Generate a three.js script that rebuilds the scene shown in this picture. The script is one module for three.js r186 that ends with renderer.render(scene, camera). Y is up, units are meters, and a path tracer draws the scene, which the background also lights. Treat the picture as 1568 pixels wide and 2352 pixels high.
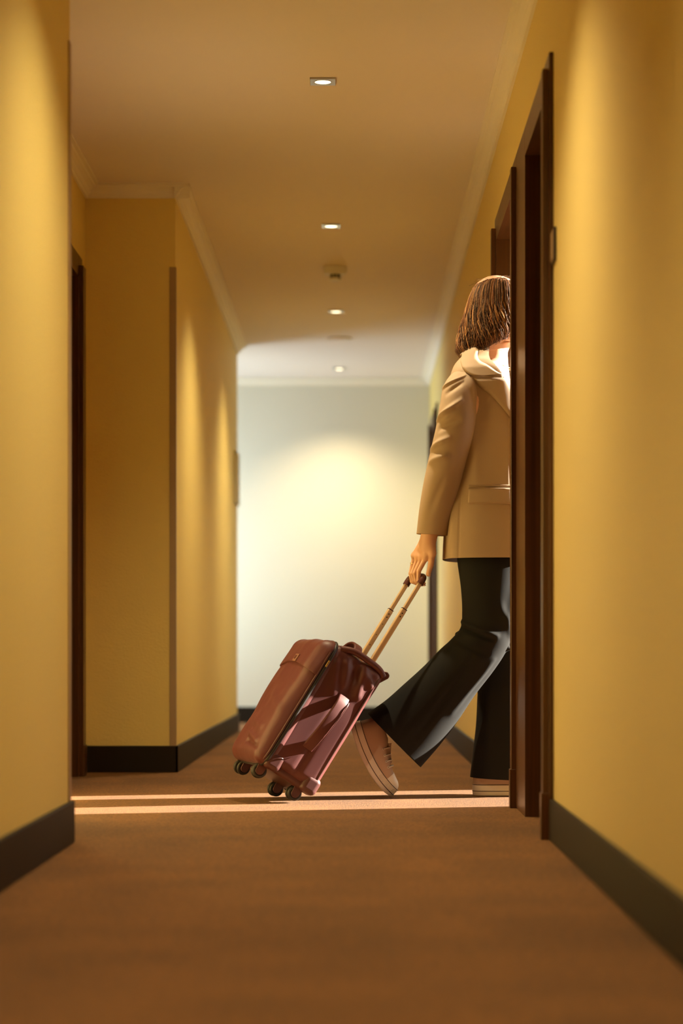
import * as THREE from 'three';
import { mergeGeometries, mergeVertices } from 'three/addons/utils/BufferGeometryUtils.js';
import { RoundedBoxGeometry } from 'three/addons/geometries/RoundedBoxGeometry.js';
import { RectAreaLightUniformsLib } from 'three/addons/lights/RectAreaLightUniformsLib.js';
RectAreaLightUniformsLib.init();

// ---------------------------------------------------------------- camera, sky, sun, area lights, exposure
const FPX = 5000, VX = 816, VY = 1497, EYE = 0.49;          // focal length and vanishing point in photo pixels, lens height in metres
const scene = new THREE.Scene();
const camera = new THREE.PerspectiveCamera(2 * Math.atan(VY / FPX) * 180 / Math.PI, VX / VY, 0.1, 80);
camera.setViewOffset(2 * VX, 2 * VY, 0, 0, 1568, 2352);     // shifted lens: the corridor's vanishing point sits low in the frame
camera.position.set(0, EYE, 0);
camera.lookAt(0, EYE, -10);
camera.focus = 7.25;
camera.updateProjectionMatrix();
camera.userData.fStop = camera.getFocalLength() / 36;       // 36 mm wide aperture
scene.add(camera);

scene.background = new THREE.Color().setRGB(2.7, 2.65, 2.6);

const SUN_DIR = new THREE.Vector3(-1, -0.31, 0.25).normalize();
const sun = new THREE.DirectionalLight(new THREE.Color().setRGB(1, 0.9, 0.74), 46);
sun.position.set(0.5, 0.9, -7.3).addScaledVector(SUN_DIR, -9);
sun.target.position.set(0.5, 0.9, -7.3);
sun.castShadow = true; sun.shadow.radius = 1.2;
sun.shadow.mapSize.set(2048, 2048);
Object.assign(sun.shadow.camera, { left: -3, right: 3, top: 3, bottom: -3, near: 0.5, far: 20 });
scene.add(sun, sun.target);

const renderer = new THREE.WebGLRenderer({ antialias: true });
renderer.toneMapping = THREE.LinearToneMapping;
renderer.toneMappingExposure = 1.0;
renderer.shadowMap.enabled = true;

const WARM = new THREE.Color().setRGB(1, 0.80, 0.47);
const LAMP = 11.2;

// ---------------------------------------------------------------- helpers
const V = (x, y, z) => new THREE.Vector3(x, y, z);
const P = (px, py, d) => V((px - VX) * d / FPX, EYE + (VY - py) * d / FPX, -d);      // photo pixel at a known depth
let seed = 7;
const rnd = () => { seed = (seed * 1664525 + 1013904223) >>> 0; return seed / 4294967296; };
const rr = (a, b) => a + (b - a) * rnd();
const clamp = (x, a, b) => Math.min(b, Math.max(a, x));
const smooth = (a, b, x) => { const t = clamp((x - a) / (b - a), 0, 1); return t * t * (3 - 2 * t); };
const lerp = (a, b, t) => a + (b - a) * t;
const used = {};
const numbered = (n) => { if (!(n in used)) { used[n] = 0; return n; } used[n]++; return n + '_' + String(used[n]).padStart(3, '0'); };
function mesh(name, geo, mat, parent) {
  const m = new THREE.Mesh(Array.isArray(geo) ? (geo.length > 1 ? mergeGeometries(geo.map(plain)) : geo[0]) : geo, mat);
  m.castShadow = m.receiveShadow = true;
  m.name = parent ? name : numbered(name);
  (parent || scene).add(m);
  return m;
}
function plain(g) {
  g = g.index ? g.toNonIndexed() : g;
  for (const k of Object.keys(g.attributes)) if (!['position', 'normal', 'uv'].includes(k)) g.deleteAttribute(k);
  if (!g.attributes.uv) g.setAttribute('uv', new THREE.BufferAttribute(new Float32Array(g.attributes.position.count * 2), 2));
  if (!g.attributes.normal) g.computeVertexNormals();
  return g;
}
function tag(o, label, category, group) { o.userData.label = label; o.userData.category = category; if (group) o.userData.group = group; return o; }
function structure(o, label) { o.userData.kind = 'structure'; if (label) o.userData.label = label; return o; }
function group(name, pos, parent) { const g = new THREE.Group(); g.name = parent ? name : numbered(name); if (pos) g.position.copy(pos); (parent || scene).add(g); return g; }
function metreUV(g, s = 1) {                                  // uv in metres from the dominant face direction
  const p = g.attributes.position, n = g.attributes.normal, uv = new Float32Array(p.count * 2);
  for (let i = 0; i < p.count; i++) {
    const ax = Math.abs(n.getX(i)), ay = Math.abs(n.getY(i)), az = Math.abs(n.getZ(i));
    let u, v;
    if (ay >= ax && ay >= az) { u = p.getX(i); v = p.getZ(i); } else if (ax >= az) { u = p.getZ(i); v = p.getY(i); } else { u = p.getX(i); v = p.getY(i); }
    uv[2 * i] = u * s; uv[2 * i + 1] = v * s;
  }
  g.setAttribute('uv', new THREE.BufferAttribute(uv, 2));
  return g;
}
// axis-aligned box; depths d are distances in front of the lens (z = -d)
function bx(x0, x1, y0, y1, d0, d1, r = 0) {
  const w = x1 - x0, h = y1 - y0, l = d1 - d0;
  const g = r ? new RoundedBoxGeometry(w, h, l, 2, Math.min(r, w / 2.1, h / 2.1, l / 2.1)) : new THREE.BoxGeometry(w, h, l);
  g.translate((x0 + x1) / 2, (y0 + y1) / 2, -(d0 + d1) / 2);
  return metreUV(plain(g));
}
const tube = (pts, r, seg = 24, rad = 8, closed = false) => new THREE.TubeGeometry(new THREE.CatmullRomCurve3(pts, closed), seg, r, rad, closed);
function cyl(a, b, r0, r1 = r0, rad = 20) {
  const g = new THREE.CylinderGeometry(r1, r0, a.distanceTo(b), rad);
  g.applyQuaternion(new THREE.Quaternion().setFromUnitVectors(V(0, 1, 0), b.clone().sub(a).normalize()));
  return g.translate((a.x + b.x) / 2, (a.y + b.y) / 2, (a.z + b.z) / 2);
}

// ---------------------------------------------------------------- procedural textures
function noiseTable(n) { const a = new Float32Array(n * n); for (let i = 0; i < a.length; i++) a[i] = rnd(); return a; }
const NT = noiseTable(256);
function tileNoise(x, y, per) {                              // smooth noise that tiles after per cells
  const xi = Math.floor(x), yi = Math.floor(y), fx = x - xi, fy = y - yi, u = fx * fx * (3 - 2 * fx), v = fy * fy * (3 - 2 * fy);
  const g = (a, b) => NT[(((b % per) + per) % per) * 256 + (((a % per) + per) % per)];
  return lerp(lerp(g(xi, yi), g(xi + 1, yi), u), lerp(g(xi, yi + 1), g(xi + 1, yi + 1), u), v);
}
function texture(size, fn, srgb, repeat) {
  const d = new Uint8Array(size * size * 4);
  for (let y = 0; y < size; y++) for (let x = 0; x < size; x++) {
    const c = fn(x / size, y / size), i = (y * size + x) * 4;
    for (let k = 0; k < 3; k++) d[i + k] = clamp((c.length ? c[k] : c) * 255, 0, 255);
    d[i + 3] = 255;
  }
  const t = new THREE.DataTexture(d, size, size);
  t.magFilter = THREE.LinearFilter; t.minFilter = THREE.LinearMipmapLinearFilter; t.generateMipmaps = true;
  t.wrapS = t.wrapT = THREE.RepeatWrapping; if (srgb) t.colorSpace = THREE.SRGBColorSpace;
  if (repeat) t.repeat.set(repeat[0], repeat[1]);
  t.needsUpdate = true; return t;
}
const wallBump = texture(512, (u, v) => 0.35 * tileNoise(u * 60, v * 240, 240) + 0.35 * tileNoise(u * 128, v * 128, 128) + 0.3 * rnd(), false, [1.6, 1.6]);
const carpetBump = texture(512, (u, v) => 0.6 * rnd() + 0.4 * tileNoise(u * 200, v * 200, 200), false, [2.2, 2.2]);
const carpetColor = texture(1024, (u, v) => {
  const n = 0.48 * rnd() + 0.38 * tileNoise(u * 240, v * 240, 240) + 0.14 * tileNoise(u * 7, v * 7, 7), k = 0.44 + 0.92 * n;
  return [0.475 * k, 0.308 * k, 0.13 * k];
}, true, [0.9, 0.9]);
const woodColor = texture(512, (u, v) => {
  const g = 0.5 * tileNoise(u * 90, v * 4, 90) + 0.3 * tileNoise(u * 220, v * 10, 220) + 0.2 * tileNoise(u * 8, v * 2, 8), k = 0.72 + 0.5 * g;
  return [0.40 * k, 0.25 * k, 0.125 * k];
}, true, [1.2, 0.5]);
const weave = texture(256, (u, v) => 0.5 + 0.25 * Math.sin(u * 256 * Math.PI / 2) * Math.sin(v * 256 * Math.PI / 2) + 0.25 * (rnd() - 0.5), false, [6, 6]);
const hairBump = texture(256, (u, v) => tileNoise(u * 128, v * 3, 128), false, [2, 1]);

const M = {};
const std = (name, r, g, b, rough, extra = {}) => (M[name] = new THREE.MeshStandardMaterial({ color: new THREE.Color().setRGB(r, g, b), roughness: rough, ...extra }));
const phy = (name, r, g, b, rough, extra = {}) => (M[name] = new THREE.MeshPhysicalMaterial({ color: new THREE.Color().setRGB(r, g, b), roughness: rough, ...extra }));
std('wall', 0.77, 0.595, 0.205, 0.62, { bumpMap: wallBump, bumpScale: 0.0012 });
std('ceiling', 0.80, 0.71, 0.66, 0.85);
std('wallEnd', 0.68, 0.65, 0.565, 0.7, { bumpMap: wallBump, bumpScale: 0.0012 });
std('cornice', 0.82, 0.75, 0.64, 0.7);
std('carpet', 1, 1, 1, 0.95, { map: carpetColor, bumpMap: carpetBump, bumpScale: 0.003 });
phy('skirting', 0.018, 0.012, 0.008, 0.5, { specularIntensity: 0.25 });
phy('wood', 0.60, 0.55, 0.46, 0.32, { map: woodColor });
std('guard', 0.34, 0.22, 0.12, 0.4);
std('steel', 0.55, 0.55, 0.52, 0.3, { metalness: 0.9 });
std('white', 0.75, 0.72, 0.66, 0.5);
std('dark', 0.02, 0.018, 0.016, 0.5);
std('plasticDark', 0.035, 0.022, 0.02, 0.35);
M.lens = new THREE.MeshStandardMaterial({ color: 0xffffff, emissive: new THREE.Color().setRGB(1, 0.86, 0.55), emissiveIntensity: 4 });
phy('glass', 1, 1, 1, 0.0, { transmission: 1, thickness: 0, ior: 1.45 });
phy('bag', 0.110, 0.027, 0.026, 0.48, { sheen: 0.15, sheenColor: new THREE.Color(0.5, 0.32, 0.3), sheenRoughness: 0.5, bumpMap: weave, bumpScale: 0.0002 });
std('bagTrim', 0.085, 0.026, 0.024, 0.42);
std('zip', 0.02, 0.015, 0.014, 0.5);
std('pole', 0.90, 0.68, 0.44, 0.3, { metalness: 0.45 });
std('grip', 0.10, 0.035, 0.03, 0.3);
std('patch', 0.22, 0.10, 0.07, 0.55);
phy('blazer', 0.40, 0.285, 0.19, 0.72, { sheen: 0.3, sheenColor: new THREE.Color(0.5, 0.42, 0.34), sheenRoughness: 0.5, bumpMap: weave, bumpScale: 0.00025 });
std('blazerSeam', 0.10, 0.06, 0.035, 0.9);
phy('trousers', 0.0125, 0.0125, 0.0125, 0.9, { specularIntensity: 0.5, sheen: 0.05, sheenColor: new THREE.Color(0.16, 0.15, 0.14), sheenRoughness: 0.45, bumpMap: weave, bumpScale: 0.00025 });
std('top', 0.82, 0.80, 0.76, 0.7);
phy('skin', 0.72, 0.42, 0.28, 0.5);
std('nail', 0.82, 0.55, 0.46, 0.25);
M.hair = new THREE.MeshPhysicalMaterial({ color: 0xffffff, vertexColors: true, roughness: 0.46, specularIntensity: 0.6, specularColor: new THREE.Color(1, 0.75, 0.5), bumpMap: hairBump, bumpScale: 0.001 });
std('scalp', 0.055, 0.024, 0.010, 0.6, { bumpMap: hairBump, bumpScale: 0.002 });
std('canvas', 0.56, 0.39, 0.29, 0.85, { bumpMap: weave, bumpScale: 0.0003 });
std('rubber', 0.84, 0.77, 0.68, 0.5);
std('stripe', 0.06, 0.03, 0.025, 0.6);
std('lace', 0.80, 0.74, 0.64, 0.8);
std('gold', 0.85, 0.6, 0.25, 0.3, { metalness: 1 });
std('eyewhite', 0.8, 0.78, 0.75, 0.2);
std('iris', 0.08, 0.04, 0.02, 0.2);
std('lip', 0.55, 0.2, 0.16, 0.45);

// ---------------------------------------------------------------- the corridor
const XR = 0.515, XL = -0.732, XREC = -1.097, H = 2.385;
const D_LEFT_END = 5.58, D_PIER = 8.85, D_CROSS = 13.5, D_END = 15.1, D_BACK = -2.2, TH = 0.12;
const DOOR1 = [5.73, 6.48], DOOR2 = [6.88, 7.80], DOOR3 = [13.68, 14.58], DOOR_H = 1.985;
const ROOM = { x1: 2.9, d0: 6.2, d1: 9.9, h: 2.66 };
const WIN2 = { d0: 7.1, d1: 9.6, y0: 0.25, y1: 2.58 };
const CROSS_X = -1.75, WIN1 = { d0: 13.75, d1: 14.85, y0: 0.45, y1: 1.75 };

const floor = structure(mesh('floor', bx(-2.2, ROOM.x1 + 0.2, -0.1, 0, D_BACK - 0.2, D_END + 0.4), M.carpet), 'short-pile brown carpet along the corridor');
structure(mesh('ceiling', bx(-2.2, XR + TH, H, H + 0.1, D_BACK - 0.2, D_END + 0.4), M.ceiling), 'plain pale ceiling of the corridor');
structure(mesh('wall_left', [bx(XL - TH - 0.3, XL, 0, H, D_BACK, D_LEFT_END)], M.wall), 'cream papered wall ending at a recess');
structure(mesh('wall_recess', [
  bx(XREC - TH, XREC, 0, H, D_LEFT_END, 7.75), bx(XREC - TH, XREC, DOOR_H, H, 7.75, 8.55), bx(XREC - TH, XREC, 0, H, 8.55, D_PIER)], M.wall), 'back wall of the recess with a dark door');
structure(mesh('wall_pier', [bx(XREC - TH, XL, 0, H, D_PIER, D_CROSS)], M.wall), 'cream wall beyond the recess, running to the far end');
structure(mesh('wall_end', [bx(-2.2, XR + TH, 0, H, D_END, D_END + 0.15)], M.wallEnd), 'bright end wall of the corridor');
structure(mesh('wall_back', [bx(XL - TH, XR + TH, 0, H, D_BACK - 0.15, D_BACK)], M.wall), 'wall behind the corridor');
structure(mesh('wall_cross', [
  bx(CROSS_X - TH, CROSS_X, 0, WIN1.y0, D_CROSS - 0.3, D_END + 0.1), bx(CROSS_X - TH, CROSS_X, WIN1.y1, H, D_CROSS - 0.3, D_END + 0.1),
  bx(CROSS_X - TH, CROSS_X, WIN1.y0, WIN1.y1, D_CROSS - 0.3, WIN1.d0), bx(CROSS_X - TH, CROSS_X, WIN1.y0, WIN1.y1, WIN1.d1, D_END + 0.1),
  bx(CROSS_X - TH, XREC - TH, 0, H, D_CROSS - 0.3, D_CROSS)], M.wallEnd), 'side bay wall with the corridor window');
structure(mesh('wall_right', [
  bx(XR, XR + TH, 0, H, D_BACK, DOOR1[0]), bx(XR, XR + TH, DOOR_H, H, DOOR1[0], DOOR1[1]), bx(XR, XR + TH, 0, H, DOOR1[1], DOOR2[0]),
  bx(XR, XR + TH, DOOR_H, H, DOOR2[0], DOOR2[1]), bx(XR, XR + TH, 0, H, DOOR2[1], DOOR3[0]), bx(XR, XR + TH, DOOR_H, H, DOOR3[0], DOOR3[1]), bx(XR, XR + TH, 0, H, DOOR3[1], D_END)], M.wall), 'cream papered wall with the room doors');
// the guest room behind the open door
const X2 = XR + TH;
structure(mesh('wall_room', [
  bx(X2, ROOM.x1, 0, ROOM.h, ROOM.d0 - 0.1, ROOM.d0), bx(X2, ROOM.x1, 0, ROOM.h, ROOM.d1, ROOM.d1 + 0.1),
  bx(X2 - 0.02, X2, H, ROOM.h, ROOM.d0, ROOM.d1),
  bx(ROOM.x1, ROOM.x1 + 0.12, 0, WIN2.y0, ROOM.d0, ROOM.d1), bx(ROOM.x1, ROOM.x1 + 0.12, WIN2.y1, ROOM.h, ROOM.d0, ROOM.d1),
  bx(ROOM.x1, ROOM.x1 + 0.12, WIN2.y0, WIN2.y1, ROOM.d0, WIN2.d0), bx(ROOM.x1, ROOM.x1 + 0.12, WIN2.y0, WIN2.y1, WIN2.d1, ROOM.d1)], M.wall), 'walls of the sunlit guest room');
structure(mesh('ceiling_room', bx(X2 - 0.02, ROOM.x1 + 0.12, ROOM.h, ROOM.h + 0.08, ROOM.d0 - 0.1, ROOM.d1 + 0.1), M.ceiling), 'ceiling of the sunlit guest room');
{ // windows
  const w1 = group('window_1', V(CROSS_X, WIN1.y0, -(WIN1.d0 + WIN1.d1) / 2)); structure(w1, 'daylight window of the side bay');
  const add = (n, g, m) => mesh(n, g.translate(-w1.position.x, -w1.position.y, -w1.position.z), m, w1);
  const fx0 = CROSS_X - 0.08, fx1 = CROSS_X - 0.03;
  add('window_frame', mergeGeometries([bx(fx0, fx1, WIN1.y0, WIN1.y0 + 0.05, WIN1.d0, WIN1.d1), bx(fx0, fx1, WIN1.y1 - 0.05, WIN1.y1, WIN1.d0, WIN1.d1),
    bx(fx0, fx1, WIN1.y0, WIN1.y1, WIN1.d0, WIN1.d0 + 0.05), bx(fx0, fx1, WIN1.y0, WIN1.y1, WIN1.d1 - 0.05, WIN1.d1)]), M.white);
  add('pane', bx(fx0 + 0.02, fx0 + 0.026, WIN1.y0 + 0.05, WIN1.y1 - 0.05, WIN1.d0 + 0.05, WIN1.d1 - 0.05), M.glass);
  const w2 = group('window_2', V(ROOM.x1, WIN2.y0, -(WIN2.d0 + WIN2.d1) / 2)); structure(w2, 'tall window of the guest room');
  const add2 = (n, g, m) => mesh(n, g.translate(-w2.position.x, -w2.position.y, -w2.position.z), m, w2);
  const gx0 = ROOM.x1 + 0.03, gx1 = ROOM.x1 + 0.09;
  add2('window_frame', mergeGeometries([bx(gx0, gx1, WIN2.y0, WIN2.y0 + 0.04, WIN2.d0, WIN2.d1), bx(gx0, gx1, WIN2.y1 - 0.04, WIN2.y1, WIN2.d0, WIN2.d1),
    bx(gx0, gx1, WIN2.y0, WIN2.y1, WIN2.d0, WIN2.d0 + 0.04), bx(gx0, gx1, WIN2.y0, WIN2.y1, WIN2.d1 - 0.04, WIN2.d1)]), M.white);
  add2('pane', bx(gx0 + 0.02, gx0 + 0.026, WIN2.y0 + 0.04, WIN2.y1 - 0.04, WIN2.d0 + 0.04, WIN2.d1 - 0.04), M.glass);
  const day = new THREE.RectAreaLight(new THREE.Color().setRGB(0.72, 0.95, 1.06), 8.5, WIN1.d1 - WIN1.d0 - 0.1, WIN1.y1 - WIN1.y0 - 0.1);
  day.position.set(CROSS_X - 0.02, (WIN1.y0 + WIN1.y1) / 2, -(WIN1.d0 + WIN1.d1) / 2); day.lookAt(5, day.position.y, day.position.z); scene.add(day);
}
// cornices: stepped cove profile swept along straight runs; (a0,a1) along the run, side +1 when the room lies at growing coordinate
function cornice(axis, at, side, a0, a1) {
  const s = new THREE.Shape();
  for (const [i, [x, y]] of [[0, 0], [0.06, 0], [0.06, -0.008], [0.047, -0.010], [0.044, -0.016], [0.036, -0.018], [0.024, -0.026], [0.018, -0.038], [0.012, -0.042], [0.010, -0.052], [0, -0.052]].entries()) i ? s.lineTo(x, y) : s.moveTo(x, y);
  const g = new THREE.ExtrudeGeometry(s, { depth: a1 - a0, bevelEnabled: false });
  if (axis === 'd') { g.scale(side, 1, 1); g.translate(at, H, -a1); } else { g.rotateY(-Math.PI / 2); g.scale(1, 1, side); g.translate(a1, H, at); }
  return metreUV(plain(g));
}
const fixFlip = (g) => { g.computeVertexNormals(); return g; };
structure(mesh('trim_1', [cornice('d', XR, -1, D_BACK, D_END)].map(fixFlip), M.cornice), 'stepped cornice along the wall with the room doors');
structure(mesh('trim_2', [cornice('d', XL, 1, D_PIER - 0.05, D_CROSS)].map(fixFlip), M.cornice), 'stepped cornice above the wall beyond the recess');
structure(mesh('trim_3', [cornice('x', -D_PIER, 1, XREC, XL + 0.06), cornice('d', XREC, 1, D_LEFT_END, D_PIER)].map(fixFlip), M.cornice), 'stepped cornice inside the recess');
structure(mesh('trim_4', [cornice('x', -D_END, 1, CROSS_X, XR)].map(fixFlip), M.cornice), 'stepped cornice across the end wall');
structure(mesh('trim_5', [cornice('d', XL, 1, D_BACK, D_LEFT_END)].map(fixFlip), M.cornice), 'stepped cornice along the wall before the recess');
// skirtings
const SB = 0.108, ST = 0.012;
structure(mesh('baseboard_right', [bx(XR - ST, XR, 0, SB, D_BACK, 5.66, 0.004), bx(XR - ST, XR, 0, SB, DOOR2[1] + 0.1, DOOR3[0] - 0.08, 0.004), bx(XR - ST, XR, 0, SB, DOOR3[1] + 0.08, D_END, 0.004)], M.skirting), 'dark skirting under the wall with the room doors');
structure(mesh('baseboard_left', [bx(XL, XL + ST, 0, SB, D_BACK, D_LEFT_END + ST, 0.004), bx(XL - 0.36, XL + ST, 0, SB, D_LEFT_END, D_LEFT_END + ST, 0.004)], M.skirting), 'dark skirting under the wall before the recess');
structure(mesh('baseboard_pier', [bx(XREC, XL + ST, 0, SB, D_PIER - ST, D_PIER, 0.003), bx(XL, XL + ST, 0, SB, D_PIER - ST, D_CROSS, 0.003)], M.skirting), 'black skirting around the projecting wall beyond the recess');
structure(mesh('baseboard_end', [bx(CROSS_X, XR, 0, SB, D_END - ST, D_END, 0.003)], M.skirting), 'dark skirting under the bright end wall');

// ---------------------------------------------------------------- doors
function casing(parent, side, xw, d0, d1, opts = {}) {   // frame around an opening d0..d1 in a wall at xw; side -1: corridor lies at smaller x
  const base = V(xw, 0, -(d0 + d1) / 2), T = (g) => g.translate(-base.x, -base.y, -base.z);
  parent.position.copy(base);
  const w = opts.w || 0.06, t0 = 0.012, t1 = 0.028, top = 2.05, X = (a, b) => side < 0 ? [xw - b, xw - a] : [xw + a, xw + b];
  const board = (n, t, y0, y1, a, b, r = 0.003) => { const [x0, x1] = X(0, t); return mesh(n, T(bx(x0, x1, y0, y1, a, b, r)), M.wood, parent); };
  board('casing_board', t0, 0, top, d0 - w - 0.012, d0);
  board('casing_board', t0, 0, top, d1, opts.far || d1 + w + 0.012);
  board('casing_header', t0, DOOR_H, top, d0, d1);
  board('casing_post', t1, 0, 2.01, d0 - w, d0 - 0.012);
  if (!opts.noFarPost) board('casing_post', t1, 0, 2.01, d1 + 0.012, d1 + w);
  board('plinth_block', t1 + 0.004, 0, 0.122, d0 - w - 0.002, d0 - 0.02, 0.002);
  if (!opts.noFarPost) board('plinth_block', t1 + 0.004, 0, 0.122, d1 + 0.02, d1 + w + 0.002, 0.002);
  const [j0, j1] = side < 0 ? [xw - t0, xw + TH] : [xw - TH, xw + t0];
  mesh('jamb', T(bx(j0, j1, 0, DOOR_H, d0 - 0.001, d0 + 0.022)), M.wood, parent);
  mesh('jamb', T(bx(j0, j1, 0, DOOR_H, d1 - 0.022, d1 + 0.001)), M.wood, parent);
  mesh('head_jamb', T(bx(j0, j1, DOOR_H - 0.022, DOOR_H + 0.001, d0, d1)), M.wood, parent);
  const sx = side < 0 ? xw + 0.055 : xw - 0.055;          // stop strip
  for (const [a, b] of [[d0 + 0.022, d0 + 0.036], [d1 - 0.036, d1 - 0.022]]) mesh('door_stop', T(bx(sx - 0.012, sx + 0.012, 0, DOOR_H - 0.022, a, b)), M.wood, parent);
  return T;
}
function lever(parent, T, x, y, d, side, dir) {
  mesh('rose', T(cyl(V(x, y, -d), V(x + side * 0.008, y, -d), 0.024, 0.024)), M.steel, parent);
  mesh('lever', T(mergeGeometries([cyl(V(x, y, -d), V(x + side * 0.045, y, -d), 0.009), cyl(V(x + side * 0.042, y, -d), V(x + side * 0.042, y, -d + dir * 0.11), 0.009, 0.007)].map(plain))), M.steel, parent);
}
{
  const d1 = group('door_1'); structure(d1, 'closed dark wooden door in a deep frame beside the open door');
  const T = casing(d1, -1, XR, DOOR1[0], DOOR1[1], { noFarPost: true, far: DOOR2[0] - 0.072 });
  const leaf = mesh('door_leaf', T(bx(XR + 0.07, XR + 0.11, 0.006, DOOR_H - 0.024, DOOR1[0] + 0.024, DOOR1[1] - 0.024, 0.003)), M.wood, d1);
  lever(d1, T, XR + 0.07, 1.0, DOOR1[0] + 0.09, -1, -1);
  const d2 = group('door_2'); structure(d2, 'open dark wooden door with the woman stepping through');
  const T2 = casing(d2, -1, XR, DOOR2[0], DOOR2[1]);
  const hinge = V(XR + 0.075, 0, -(DOOR2[1] - 0.01)), lg = group('door_leaf', hinge.clone().sub(d2.position), d2);
  lg.rotation.y = 27 * Math.PI / 180;
  mesh('panel', bx(0, 0.85, 0.006, DOOR_H - 0.024, 0.0, 0.04, 0.003), M.wood, lg);
  mesh('handle', mergeGeometries([cyl(V(0.79, 1, 0), V(0.79, 1, 0.05), 0.009), cyl(V(0.79, 1, 0.047), V(0.68, 1, 0.047), 0.009)].map(plain)), M.steel, lg);
  const d3 = group('door_3'); structure(d3, 'closed door near the far end of the corridor');
  const T3 = casing(d3, -1, XR, DOOR3[0], DOOR3[1]);
  mesh('door_leaf', T3(bx(XR + 0.03, XR + 0.07, 0.006, DOOR_H - 0.024, DOOR3[0] + 0.024, DOOR3[1] - 0.024, 0.003)), M.wood, d3);
  lever(d3, T3, XR + 0.03, 1.02, DOOR3[0] + 0.09, -1, -1);
  const d4 = group('door_4'); structure(d4, 'dark wooden door in the recess');
  const T4 = casing(d4, 1, XREC, 7.75, 8.55, { w: 0.09 });
  mesh('door_leaf', T4(bx(XREC - 0.11, XREC - 0.07, 0.006, DOOR_H - 0.024, 7.775, 8.525, 0.003)), M.wood, d4);
  lever(d4, T4, XREC - 0.07, 1.0, 7.86, 1, -1);
}

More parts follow.
